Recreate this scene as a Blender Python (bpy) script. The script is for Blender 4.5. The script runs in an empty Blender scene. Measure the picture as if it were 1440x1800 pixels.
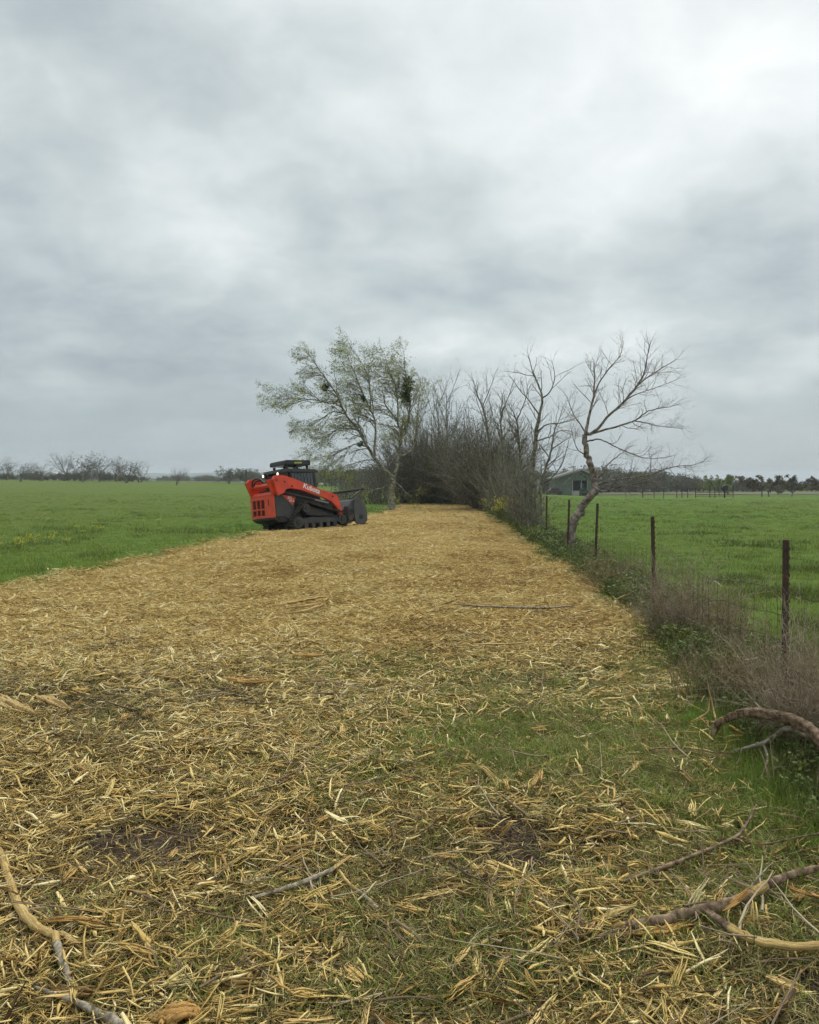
import bpy, bmesh, math, random
import numpy as np
from mathutils import Vector, Matrix, Euler

R = math.radians
scene = bpy.context.scene
COL = scene.collection
rng = np.random.default_rng(7)
random.seed(7)

# ------------------------------------------------------------------ camera
F_PX, CX, CY, HORIZON, EYE = 1444.0, 720.0, 900.0, 846.0, 1.6
PITCH = math.atan((CY - HORIZON) / F_PX)
cam_data = bpy.data.cameras.new("camera")
cam = bpy.data.objects.new("camera", cam_data)
COL.objects.link(cam)
cam.location = (0, 0, EYE)
cam.rotation_euler = (math.pi / 2 - PITCH, 0, 0)
cam_data.sensor_fit = 'HORIZONTAL'
cam_data.sensor_width = 36.0
cam_data.lens = 36.0 * F_PX / 1440.0
cam_data.clip_start = 0.05
cam_data.clip_end = 9000
scene.camera = cam

# ------------------------------------------------------------------ light
SUN_EL, SUN_AZ = R(52), R(38)          # azimuth measured from +Y towards +X
scene.view_settings.view_transform = 'Standard'
scene.view_settings.look = 'None'
scene.view_settings.exposure = 0.75
scene.view_settings.gamma = 1.0
scene.view_settings.use_curve_mapping = False
scene.cycles.use_adaptive_sampling = True
scene.cycles.adaptive_threshold = 0.03
scene.cycles.max_bounces = 4
scene.cycles.diffuse_bounces = 2
scene.cycles.glossy_bounces = 2
scene.cycles.transparent_max_bounces = 6

sun_data = bpy.data.lights.new("sun", 'SUN')
sun_data.energy = 1.5
sun_data.angle = R(14)
sun_data.color = (1.0, 0.965, 0.90)
sun = bpy.data.objects.new("sun", sun_data)
COL.objects.link(sun)
sd = Vector((math.sin(SUN_AZ) * math.cos(SUN_EL), math.cos(SUN_AZ) * math.cos(SUN_EL), math.sin(SUN_EL)))
sun.rotation_euler = (-sd).to_track_quat('-Z', 'Y').to_euler()
sun.location = (0, 0, 50)


class NT:
    """small node tree helper"""
    def __init__(self, tree):
        self.t = tree
        self.n = tree.nodes
        self.l = tree.links

    def node(self, kind, **kw):
        nd = self.n.new(kind)
        for k, v in kw.items():
            setattr(nd, k, v)
        return nd

    def put(self, sock, v):
        if v is None:
            return
        if isinstance(v, bpy.types.NodeSocket):
            self.l.new(v, sock)
        elif isinstance(v, (tuple, list)) and len(v) == 3 and getattr(sock, 'type', '') == 'RGBA':
            sock.default_value = (*v, 1)
        else:
            sock.default_value = v

    def math(self, op, a, b=None, c=None, clamp=False):
        nd = self.node('ShaderNodeMath', operation=op, use_clamp=clamp)
        self.put(nd.inputs[0], a)
        self.put(nd.inputs[1], b)
        self.put(nd.inputs[2], c)
        return nd.outputs[0]

    def vmath(self, op, a, b=None):
        nd = self.node('ShaderNodeVectorMath', operation=op)
        self.put(nd.inputs[0], a)
        self.put(nd.inputs[1], b)
        return nd.outputs['Value'] if op in ('DOT_PRODUCT', 'LENGTH', 'DISTANCE') else nd.outputs[0]

    def noise(self, vec, scale, detail=4, rough=0.55, dist=0.0):
        nd = self.node('ShaderNodeTexNoise')
        if vec is not None:
            self.l.new(vec, nd.inputs['Vector'])
        nd.inputs['Scale'].default_value = scale
        nd.inputs['Detail'].default_value = detail
        nd.inputs['Roughness'].default_value = rough
        nd.inputs['Distortion'].default_value = dist
        return nd.outputs['Fac']

    def mix(self, f, a, b, mode='MIX'):
        nd = self.node('ShaderNodeMix', data_type='RGBA', blend_type=mode)
        self.put(nd.inputs[0], f)
        self.put(nd.inputs[6], a)
        self.put(nd.inputs[7], b)
        return nd.outputs[2]

    def mapr(self, v, a, b, c=0.0, d=1.0, smooth=True):
        nd = self.node('ShaderNodeMapRange')
        if smooth:
            nd.interpolation_type = 'SMOOTHSTEP'
        self.put(nd.inputs[0], v)
        for i, q in enumerate((a, b, c, d)):
            nd.inputs[i + 1].default_value = q
        return nd.outputs[0]

    def ramp(self, v, stops):
        nd = self.node('ShaderNodeValToRGB')
        cr = nd.color_ramp
        while len(cr.elements) < len(stops):
            cr.elements.new(0.5)
        for e, (p, c) in zip(cr.elements, stops):
            e.position = p
            e.color = (*c, 1)
        self.put(nd.inputs[0], v)
        return nd.outputs[0]


def ray_dir(px, py):
    d = Vector(((px - CX) / F_PX, 1, 0)) * 1.0
    v = -(py - CY) / F_PX
    f = Vector((0, math.cos(PITCH), -math.sin(PITCH)))
    u = Vector((0, math.sin(PITCH), math.cos(PITCH)))
    return (f + Vector((1, 0, 0)) * ((px - CX) / F_PX) + u * v)


# ------------------------------------------------------------------ world: overcast cloud deck over a Nishita sky
world = bpy.data.worlds.new("World")
scene.world = world
world.use_nodes = True
W = NT(world.node_tree)
W.n.clear()
sky = W.node('ShaderNodeTexSky', sky_type='NISHITA')
sky.sun_disc = False
sky.sun_elevation = SUN_EL
sky.sun_rotation = SUN_AZ
sky.air_density = 1.0
sky.dust_density = 2.0
tc = W.node('ShaderNodeTexCoord')
D = tc.outputs['Generated']
sep = W.node('ShaderNodeSeparateXYZ')
W.l.new(D, sep.inputs[0])
zc = W.math('MAXIMUM', sep.outputs[2], 0.0)
den = W.math('ADD', zc, 0.30)
comb = W.node('ShaderNodeCombineXYZ')
W.l.new(W.math('DIVIDE', sep.outputs[0], den), comb.inputs[0])
W.l.new(W.math('DIVIDE', sep.outputs[1], den), comb.inputs[1])
comb.inputs[2].default_value = 3.1
P = comb.outputs[0]
n1 = W.noise(P, 1.35, 4, 0.45, 0.25)
n2 = W.noise(P, 3.6, 5, 0.5, 0.35)
n3 = W.noise(P, 0.7, 2, 0.5, 0.0)
n4 = W.noise(P, 9.0, 6, 0.6, 0.5)
cl = W.math('ADD', W.math('MULTIPLY', n1, 0.44), W.math('MULTIPLY', n2, 0.37))
cl = W.math('ADD', cl, W.math('MULTIPLY', n3, 0.24))
cl = W.math('ADD', cl, W.math('MULTIPLY', n4, 0.17))        # about 0.6 mean


def blob(px, py, width, amount, acc):
    v = ray_dir(px, py).normalized()
    dd = W.vmath('DOT_PRODUCT', W.vmath('NORMALIZE', D), tuple(v))
    g = W.mapr(dd, math.cos(R(width)), 1.0, 0.0, amount)
    return W.math('ADD', acc, g)


# broad bright and dim areas of the cloud deck
acc = cl
for bx, by, bw, ba in [
        (1300, 200, 19, 0.11), (1180, 60, 14, 0.03), (300, 30, 12, -0.05), (60, 520, 12, -0.12), (330, 640, 8, -0.05),
        (740, 290, 6, -0.04), (600, 210, 7, -0.03), (230, 170, 10, -0.06), (90, 60, 12, -0.04), (1250, 240, 11, 0.045), (1330, 455, 8, -0.05), (850, 40, 10, 0.04), (1300, 430, 9, -0.11), (1120, 260, 5, -0.04),
        (640, 60, 12, 0.06), (560, 420, 10, 0.07), (250, 400, 9, 0.06), (1380, 640, 10, -0.04), (900, 130, 5, -0.04), (0, 20, 12, -0.06)]:
    acc = blob(bx, by, bw, ba, acc)
ccol = W.ramp(W.math('ADD', acc, 0.005), [(0.36, (2.05, 2.40, 2.55)), (0.50, (2.85, 3.25, 3.36)), (0.61, (3.75, 4.12, 4.14)),
                    (0.73, (4.8, 5.12, 5.08)), (0.92, (6.2, 6.4, 6.3))])
hz = W.mapr(sep.outputs[2], 0.0, 0.17, 1.0, 0.0)
ccol = W.mix(W.math('MULTIPLY', hz, 0.85), ccol, (2.25, 2.70, 2.95))
zen = W.mapr(sep.outputs[2], 0.50, 1.0, 1.0, 2.05)
vm = W.node('ShaderNodeVectorMath', operation='SCALE')
W.l.new(ccol, vm.inputs[0])
W.l.new(zen, vm.inputs['Scale'])
skycol = W.mix(0.94, sky.outputs[0], vm.outputs[0])
bg = W.node('ShaderNodeBackground')
W.l.new(skycol, bg.inputs['Color'])
bg.inputs['Strength'].default_value = 0.1
wo = W.node('ShaderNodeOutputWorld')
W.l.new(bg.outputs[0], wo.inputs['Surface'])


# ------------------------------------------------------------------ helpers
def tag(o, label=None, cat=None, group=None, kind=None):
    if label: o['label'] = label
    if cat: o['category'] = cat
    if group: o['group'] = group
    if kind: o['kind'] = kind
    return o


def link(name, me, mats=None, parent=None, smooth=False):
    if mats is not None:
        for m in (mats if isinstance(mats, (list, tuple)) else [mats]):
            me.materials.append(m)
    if smooth:
        me.polygons.foreach_set('use_smooth', np.ones(len(me.polygons), dtype=bool))
    o = bpy.data.objects.new(name, me)
    COL.objects.link(o)
    if parent is not None:
        o.parent = parent
    return o


def empty(name, loc=(0, 0, 0), rot=(0, 0, 0)):
    o = bpy.data.objects.new(name, None)
    o.empty_display_size = 0.1
    COL.objects.link(o)
    o.location = loc
    o.rotation_euler = rot
    return o


def np_mesh(name, V, quads=None, tris=None, matidx=None):
    """fast mesh from numpy arrays"""
    me = bpy.data.meshes.new(name)
    V = np.asarray(V, dtype=np.float32).reshape(-1, 3)
    me.vertices.add(len(V))
    me.vertices.foreach_set('co', V.ravel())
    parts, sizes = [], []
    if quads is not None and len(quads):
        q = np.asarray(quads, dtype=np.int32).reshape(-1, 4)
        parts.append(q.ravel()); sizes.append(np.full(len(q), 4, dtype=np.int32))
    if tris is not None and len(tris):
        t = np.asarray(tris, dtype=np.int32).reshape(-1, 3)
        parts.append(t.ravel()); sizes.append(np.full(len(t), 3, dtype=np.int32))
    if parts:
        idx = np.concatenate(parts); sz = np.concatenate(sizes)
        st = np.concatenate([[0], np.cumsum(sz)[:-1]]).astype(np.int32)
        me.loops.add(len(idx))
        me.loops.foreach_set('vertex_index', idx)
        me.polygons.add(len(sz))
        me.polygons.foreach_set('loop_start', st)
        if matidx is not None:
            me.polygons.foreach_set('material_index', np.asarray(matidx, dtype=np.int32))
    me.update(calc_edges=True)
    return me


def attr(me, name, vals, kind='FLOAT', domain='POINT'):
    a = me.attributes.new(name, kind, domain)
    key = {'FLOAT': 'value', 'INT': 'value', 'BOOLEAN': 'value', 'FLOAT_VECTOR': 'vector'}[kind]
    a.data.foreach_set(key, np.asarray(vals).ravel())


# ---- value noise in numpy
def _hash(ix, iy, s):
    n = (ix.astype(np.int64) * 374761393 + iy.astype(np.int64) * 668265263 + s * 974634777) & 0xffffffff
    n = ((n ^ (n >> 13)) * 1274126177) & 0xffffffff
    n = n ^ (n >> 16)
    return (n & 0xffffff) / float(0xffffff)


def vnoise(x, y, s=0):
    x = np.asarray(x, dtype=np.float64); y = np.asarray(y, dtype=np.float64)
    ix = np.floor(x); iy = np.floor(y)
    fx = x - ix; fy = y - iy
    fx = fx * fx * (3 - 2 * fx); fy = fy * fy * (3 - 2 * fy)
    a = _hash(ix, iy, s); b = _hash(ix + 1, iy, s); c = _hash(ix, iy + 1, s); d = _hash(ix + 1, iy + 1, s)
    return (a * (1 - fx) + b * fx) * (1 - fy) + (c * (1 - fx) + d * fx) * fy


def fbm(x, y, s=0, o=4):
    v = 0; a = 0.5; t = 0
    for i in range(o):
        v = v + a * vnoise(x * 2 ** i, y * 2 ** i, s + i * 17); t += a; a *= 0.5
    return v / t


def sstep(a, b, x):
    t = np.clip((np.asarray(x) - a) / (b - a), 0, 1)
    return t * t * (3 - 2 * t)


# ------------------------------------------------------------------ terrain description
MACH = np.array([-4.95, 28.2]); MACH_A = R(42)
MACH_ROLL, MACH_PITCH = R(5.0), R(1.6)      # left side low, nose a little high
LE_Y = [0, 6, 12.2, 18.6, 24.6, 28.5, 33.5, 40, 46, 52, 60]
LE_X = [-7.2, -6.4, -5.95, -5.4, -4.9, -4.6, -3.2, -1.8, -1.2, -0.7, -0.3]
RE_Y = [0, 2, 3.5, 5, 6.5, 9.1, 12.5, 17.9, 27.5, 50, 60]
RE_X = [1.9, 1.7, 1.75, 2.0, 2.15, 2.62, 2.75, 3.0, 3.4, 4.2, 4.3]


def mulch_mask(x, y):
    x = np.asarray(x, float); y = np.asarray(y, float)
    w = 0.12 + 0.012 * y
    wob = (fbm(x * 0.9, y * 0.9, 5) - 0.5) * 1.1 + (vnoise(x * 5, y * 5, 9) - 0.5) * 0.25
    l = np.interp(y, LE_Y, LE_X) + wob
    r = np.interp(y, RE_Y, RE_X) - wob * 0.7
    m = sstep(-w, w, x - l) * sstep(-w, w, r - x) * (1 - sstep(56.5, 59.5, y + wob))
    return m


def G(x, y, cx, cy, sx, sy, a=1.0):
    return a * np.exp(-(((x - cx) / sx) ** 2 + ((y - cy) / sy) ** 2))


def green_mask(x, y):
    """how much living grass pushes through in the foreground part of the strip"""
    x = np.asarray(x, float); y = np.asarray(y, float)
    g = (G(x, y, 1.15, 5.4, 0.95, 1.1, 0.95) + G(x, y, 0.05, 7.3, 0.9, 0.5, 0.6) + G(x, y, 2.3, 7.3, 0.6, 0.9, 0.9)
         + G(x, y, 0.25, 5.2, 0.9, 0.9, 0.5) + G(x, y, 0.1, 2.6, 0.9, 0.7, 0.55) + G(x, y, 1.5, 2.9, 0.6, 1.0, 0.75)
         + G(x, y, -0.5, 4.3, 0.5, 0.5, 0.35) + G(x, y, -0.9, 2.8, 0.5, 0.4, 0.3) + G(x, y, 2.0, 4.2, 0.6, 1.6, 0.8))
    g = g * (0.45 + 1.1 * fbm(x * 2.2, y * 2.2, 31))
    return np.clip(g, 0, 1)


def soil_mask(x, y):
    x = np.asarray(x, float); y = np.asarray(y, float)
    s = (G(x, y, -1.22, 3.72, 0.27, 0.19, 2.4) + G(x, y, 0.5, 3.8, 0.16, 0.2, 2.0) + G(x, y, -0.5, 3.95, 0.2, 0.12, 0.8)
         + G(x, y, 0.55, 3.5, 0.2, 0.12, 0.6) + G(x, y, 1.38, 2.45, 0.26, 0.25, 1.5) + G(x, y, -1.35, 4.1, 0.25, 0.12, 0.6)
         + G(x, y, 0.1, 3.55, 0.3, 0.1, 0.5))
    return np.clip(s * (0.75 + 0.6 * vnoise(x * 6, y * 6, 77)), 0, 1)


def base_h(x, y):
    x = np.asarray(x, float); y = np.asarray(y, float)
    t = np.clip((y - 25) / 150.0, 0, 1.25)
    t = t * t * (3 - 2 * np.clip(t, 0, 1)) * 0.5 + t * 0.5
    g = np.interp(x, [-300, -120, -45, -5, 4, 30, 120, 300], [1.4, 1.5, 0.75, 0.0, -0.1, -1.15, -1.0, -1.0])
    h = t * g
    h = h - sstep(260, 900, y) * 6.0
    h = h - G(x, y, 4.5, 20, 1.6, 40, 0.0)
    return h


def ground_h(x, y):
    x = np.asarray(x, float); y = np.asarray(y, float)
    h = base_h(x, y)
    # the machine stands tilted on the soft edge
    u = (x - MACH[0]) * math.cos(MACH_A) + (y - MACH[1]) * math.sin(MACH_A)
    v = -(x - MACH[0]) * math.sin(MACH_A) + (y - MACH[1]) * math.cos(MACH_A)
    win = np.exp(-(((u - 1.8) / 3.2) ** 4 + (v / 2.0) ** 4))
    h = h + win * (-math.tan(MACH_ROLL) * v + math.tan(MACH_PITCH) * u - 0.19)
    m = mulch_mask(x, y)
    far = 1 / (1 + (y / 40.0) ** 2)
    h = h + (fbm(x * 0.35, y * 0.35, 3) - 0.5) * 0.13 * far * (1 - win)
    h = h + (fbm(x * 1.7, y * 1.7, 11, 3) - 0.5) * 0.075 * (1 - win)
    h = h + (fbm(x * 7.0, y * 7.0, 13, 2) - 0.5) * 0.05 * np.exp(-y / 25.0)
    h = h - m * 0.07
    # tufty pasture
    return h


def gz(x, y):
    return float(ground_h(np.array([x]), np.array([y]))[0])


def PX(px, py, d):
    """point at depth d (metres along +Y) seen at photograph pixel (px,py)"""
    v = ray_dir(px, py)
    v = v * (d / v.y)
    return Vector((v.x, v.y, v.z + EYE))


def GPH(px, py, h_):
    """point h_ above the ground that is seen at a photograph pixel"""
    v = ray_dir(px, py)
    d = (EYE - h_) / max(1e-4, -v.z)
    for _ in range(5):
        d = (EYE - h_ - gz(v.x * d, v.y * d)) / -v.z
    return Vector((v.x * d, v.y * d, gz(v.x * d, v.y * d) + h_))


def GP(px, py, dz=0.0):
    """ground point seen at a photograph pixel"""
    v = ray_dir(px, py)
    d = EYE / max(1e-4, -v.z)
    for _ in range(5):
        h = gz(v.x * d, v.y * d)
        d = (EYE - h) / -v.z
    return Vector((v.x * d, v.y * d, gz(v.x * d, v.y * d) + dz))


# ------------------------------------------------------------------ materials
def new_mat(name):
    m = bpy.data.materials.new(name)
    m.use_nodes = True
    t = NT(m.node_tree)
    b = t.n['Principled BSDF']
    return m, t, b


def simple_mat(name, col, rough=0.6, metal=0.0, var=0.15, scale=8.0, bump=0.0, dirt=None, dirt_amt=0.0, spec=None):
    m, t, b = new_mat(name)
    co = t.node('ShaderNodeTexCoord').outputs['Object']
    n = t.noise(co, scale, 5, 0.6)
    lo = tuple(c * (1 - var) for c in col); hi = tuple(min(1, c * (1 + var)) for c in col)
    c = t.mix(t.mapr(n, 0.3, 0.7), lo, hi)
    if dirt:
        n2 = t.noise(co, scale * 0.35, 6, 0.65)
        c = t.mix(t.math('MULTIPLY', t.mapr(n2, 0.45, 0.7), dirt_amt), c, dirt)
    t.l.new(c, b.inputs['Base Color'])
    b.inputs['Roughness'].default_value = rough
    b.inputs['Metallic'].default_value = metal
    if spec is not None:
        b.inputs['Specular IOR Level'].default_value = spec
    if bump:
        bp = t.node('ShaderNodeBump')
        bp.inputs['Strength'].default_value = bump
        bp.inputs['Distance'].default_value = 0.01
        t.l.new(n, bp.inputs['Height'])
        t.l.new(bp.outputs[0], b.inputs['Normal'])
    return m


def tone_mat(name, stops, rough=0.75, transl=0.0, spec=0.25, source='INSTANCER', alongdark=False):
    """colour from the per-piece attribute 'tone' through a ramp, a little grain on top"""
    m, t, b = new_mat(name)
    a = t.node('ShaderNodeAttribute', attribute_type=source, attribute_name='tone')
    co = t.node('ShaderNodeTexCoord').outputs['Object']
    n = t.noise(co, 60.0, 3, 0.6)
    f = t.math('ADD', a.outputs['Fac'], t.math('MULTIPLY', t.math('SUBTRACT', n, 0.5), 0.18))
    c = t.ramp(f, stops)
    t.l.new(c, b.inputs['Base Color'])
    b.inputs['Roughness'].default_value = rough
    b.inputs['Specular IOR Level'].default_value = spec
    if transl:
        tr = t.node('ShaderNodeBsdfTranslucent')
        t.l.new(c, tr.inputs['Color'])
        mx = t.node('ShaderNodeMixShader')
        mx.inputs[0].default_value = transl
        t.l.new(b.outputs[0], mx.inputs[1])
        t.l.new(tr.outputs[0], mx.inputs[2])
        t.l.new(mx.outputs[0], t.n['Material Output'].inputs['Surface'])
    return m


def bark_mat(name, dark, light, scale=14.0, lichen=None, wood_attr=False, wood=((0.28, 0.165, 0.055), (0.60, 0.44, 0.18))):
    m, t, b = new_mat(name)
    co = t.node('ShaderNodeTexCoord').outputs['Object']
    n = t.noise(co, scale, 6, 0.65, 0.4)
    c = t.mix(t.mapr(n, 0.35, 0.68), dark, light)
    if wood_attr == 'all':
        fc = t.node('ShaderNodeAttribute', attribute_type='GEOMETRY', attribute_name='fibre').outputs['Vector']
        n = t.noise(fc, 1.0, 5, 0.7)
        c = t.mix(t.mapr(n, 0.32, 0.70), dark, light)
    if lichen:
        n2 = t.noise(co, scale * 0.4, 5, 0.7)
        c = t.mix(t.mapr(n2, 0.56, 0.66), c, lichen)
    hgt = n
    if wood_attr is True:
        a = t.node('ShaderNodeAttribute', attribute_type='GEOMETRY', attribute_name='wood')
        fc = t.node('ShaderNodeAttribute', attribute_type='GEOMETRY', attribute_name='fibre').outputs['Vector']
        n3 = t.noise(fc, 1.0, 5, 0.7)
        hgt = t.math('ADD', n, t.math('MULTIPLY', n3, a.outputs['Fac']))
        wcol = t.mix(t.mapr(n3, 0.3, 0.7), wood[0], wood[1])
        f = t.mapr(t.math('ADD', a.outputs['Fac'], t.math('MULTIPLY', t.math('SUBTRACT', n, 0.5), 0.9)), 0.45, 0.55)
        c = t.mix(f, c, wcol)
    t.l.new(c, b.inputs['Base Color'])
    b.inputs['Roughness'].default_value = 0.85
    b.inputs['Specular IOR Level'].default_value = 0.2
    bp = t.node('ShaderNodeBump')
    bp.inputs['Strength'].default_value = 0.6
    bp.inputs['Distance'].default_value = 0.01
    t.l.new(hgt, bp.inputs['Height'])
    t.l.new(bp.outputs[0], b.inputs['Normal'])
    return m


# ground: bare and grassy earth, driven by where things grow
def make_ground_mat():
    m, t, b = new_mat('ground_earth_and_grass')
    geo = t.node('ShaderNodeNewGeometry').outputs['Position']
    sp = t.node('ShaderNodeSeparateXYZ'); t.l.new(geo, sp.inputs[0])
    x, y = sp.outputs[0], sp.outputs[1]
    at = lambda nm: t.node('ShaderNodeAttribute', attribute_type='GEOMETRY', attribute_name=nm).outputs['Fac']
    fine = t.noise(geo, 30.0, 4, 0.65)
    mid = t.noise(geo, 3.0, 5, 0.6)
    big = t.noise(geo, 0.35, 5, 0.6)
    wide = t.noise(geo, 0.045, 4, 0.6)
    # pasture left: olive, browner away from the strip, right: fresh green
    gl = t.mix(t.mapr(big, 0.35, 0.65), (0.108, 0.170, 0.024), (0.160, 0.198, 0.040))
    gl = t.mix(t.math('MULTIPLY', t.mapr(wide, 0.40, 0.62), t.mapr(y, 40, 150, 0.10, 0.45)), gl, (0.155, 0.175, 0.050))
    near_edge = at('lush')
    gl = t.mix(near_edge, gl, t.mix(t.mapr(mid, 0.35, 0.65), (0.080, 0.165, 0.020), (0.130, 0.215, 0.030)))
    gr = t.mix(t.mapr(big, 0.35, 0.65), (0.088, 0.172, 0.019), (0.140, 0.225, 0.030))
    gr = t.mix(t.math('MULTIPLY', t.mapr(wide, 0.45, 0.65), 0.5), gr, (0.16, 0.20, 0.040))
    dk = t.noise(geo, 0.9, 5, 0.62)
    gr = t.mix(t.mapr(dk, 0.60, 0.70, 0, 0.55), gr, (0.028, 0.060, 0.014))
    gl = t.mix(t.mapr(dk, 0.62, 0.72, 0, 0.45), gl, (0.040, 0.055, 0.016))
    grass = t.mix(at('right'), gl, gr)
    grass = t.mix(t.mapr(mid, 0.30, 0.70, 0.35, 0.0), grass, (0.03, 0.045, 0.012))
    grass = t.mix(t.mapr(fine, 0.30, 0.72, 0.45, 0.0), grass, (0.02, 0.034, 0.009))
    soil = t.mix(t.mapr(fine, 0.3, 0.7), (0.030, 0.019, 0.013), (0.085, 0.055, 0.037))
    soil = t.mix(t.mapr(mid, 0.4, 0.7), soil, (0.062, 0.042, 0.029))
    c = t.mix(at('soil'), grass, soil)
    t.l.new(c, b.inputs['Base Color'])
    b.inputs['Roughness'].default_value = 0.95
    b.inputs['Specular IOR Level'].default_value = 0.1
    bp = t.node('ShaderNodeBump')
    bp.inputs['Strength'].default_value = 0.7
    bp.inputs['Distance'].default_value = 0.06
    t.l.new(t.math('ADD', fine, t.math('MULTIPLY', mid, 1.5)), bp.inputs['Height'])
    t.l.new(bp.outputs[0], b.inputs['Normal'])
    return m


def make_mulch_mat():
    m, t, b = new_mat('shredded_wood_bed')
    geo = t.node('ShaderNodeNewGeometry').outputs['Position']
    mp = t.node('ShaderNodeMapping'); t.l.new(geo, mp.inputs[0])
    mp.inputs['Rotation'].default_value = (0, 0, 0.5); mp.inputs['Scale'].default_value = (1, 3.2, 1)
    mp2 = t.node('ShaderNodeMapping'); t.l.new(geo, mp2.inputs[0])
    mp2.inputs['Rotation'].default_value = (0, 0, -0.9); mp2.inputs['Scale'].default_value = (1, 3.0, 1)
    a = t.noise(mp.outputs[0], 16, 5, 0.7, 1.0)
    bb = t.noise(mp2.outputs[0], 14, 5, 0.7, 1.0)
    f = t.math('MAXIMUM', a, bb)
    c = t.ramp(f, [(0.40, (0.080, 0.050, 0.020)), (0.52, (0.30, 0.20, 0.066)), (0.62, (0.53, 0.38, 0.125)), (0.75, (0.68, 0.53, 0.22))])
    big = t.noise(geo, 0.8, 5, 0.6)
    c = t.mix(t.mapr(big, 0.40, 0.62, 0.18, 0.0), c, (0.20, 0.14, 0.07))
    t.l.new(c, b.inputs['Base Color'])
    b.inputs['Roughness'].default_value = 0.9
    b.inputs['Specular IOR Level'].default_value = 0.15
    bp = t.node('ShaderNodeBump')
    bp.inputs['Strength'].default_value = 0.8
    bp.inputs['Distance'].default_value = 0.03
    t.l.new(f, bp.inputs['Height'])
    t.l.new(bp.outputs[0], b.inputs['Normal'])
    return m


M = {}
M['ground'] = make_ground_mat()
M['mulch'] = make_mulch_mat()
M['chip'] = tone_mat('fresh_wood_shreds', [(0.0, (0.055, 0.032, 0.014)), (0.14, (0.17, 0.100, 0.034)), (0.32, (0.38, 0.240, 0.072)),
                                          (0.54, (0.57, 0.400, 0.130)), (0.76, (0.70, 0.550, 0.225)), (0.97, (0.80, 0.70, 0.42))], 0.7)
M['orange'] = tone_mat('orange_wood', [(0.0, (0.26, 0.14, 0.045)), (0.5, (0.48, 0.30, 0.095)), (1.0, (0.64, 0.46, 0.19))], 0.75)
M['grass'] = tone_mat('grass_blades', [(0.0, (0.052, 0.075, 0.014)), (0.3, (0.135, 0.178, 0.028)), (0.6, (0.220, 0.285, 0.042)),
                                       (0.85, (0.25, 0.26, 0.075)), (1.0, (0.42, 0.36, 0.16))], 0.55, 0.25)
M['weed'] = tone_mat('weed_leaves', [(0.0, (0.040, 0.062, 0.016)), (0.5, (0.105, 0.145, 0.032)), (1.0, (0.20, 0.225, 0.060))], 0.6, 0.2)
M['yellow'] = simple_mat('yellow_petals', (0.56, 0.53, 0.05), 0.6, var=0.1)
M['twig'] = tone_mat('dry_twigs', [(0.0, (0.075, 0.048, 0.030)), (0.5, (0.20, 0.140, 0.085)), (1.0, (0.40, 0.32, 0.21))], 0.85, source='INSTANCER')
M['twig_g'] = bark_mat('brush_bark', (0.070, 0.064, 0.048), (0.235, 0.220, 0.172), 9)
M['bark_w'] = bark_mat('pale_willow_bark', (0.085, 0.075, 0.055), (0.34, 0.32, 0.25), 7)
M['bark_h'] = bark_mat('flaking_brown_bark', (0.075, 0.055, 0.042), (0.30, 0.26, 0.22), 12)
M['bark_far'] = bark_mat('far_bark', (0.075, 0.066, 0.056), (0.17, 0.155, 0.13), 3)
M['leaf_spring'] = simple_mat('spring_leaves', (0.25, 0.27, 0.065), 0.6, var=0.45, scale=1.5, spec=0.2)
M['leaf_dark'] = simple_mat('mistletoe_leaves', (0.045, 0.085, 0.018), 0.6, var=0.35, scale=3, spec=0.2)
M['leaf_olive'] = simple_mat('olive_leaves', (0.115, 0.115, 0.042), 0.7, var=0.4, scale=0.8, spec=0.2)
M['leaf_far'] = simple_mat('far_haze_greyed_leaves', (0.125, 0.130, 0.088), 0.8, var=0.3, scale=0.15, spec=0.1)  # leaf green greyed so the colour itself carries some distance haze
M['leaf_lime'] = simple_mat('lime_leaves', (0.17, 0.20, 0.045), 0.7, var=0.3, scale=0.4, spec=0.2)
M['leaf_brown'] = simple_mat('russet_leaves', (0.115, 0.092, 0.055), 0.8, var=0.35, scale=0.4, spec=0.2)


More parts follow.
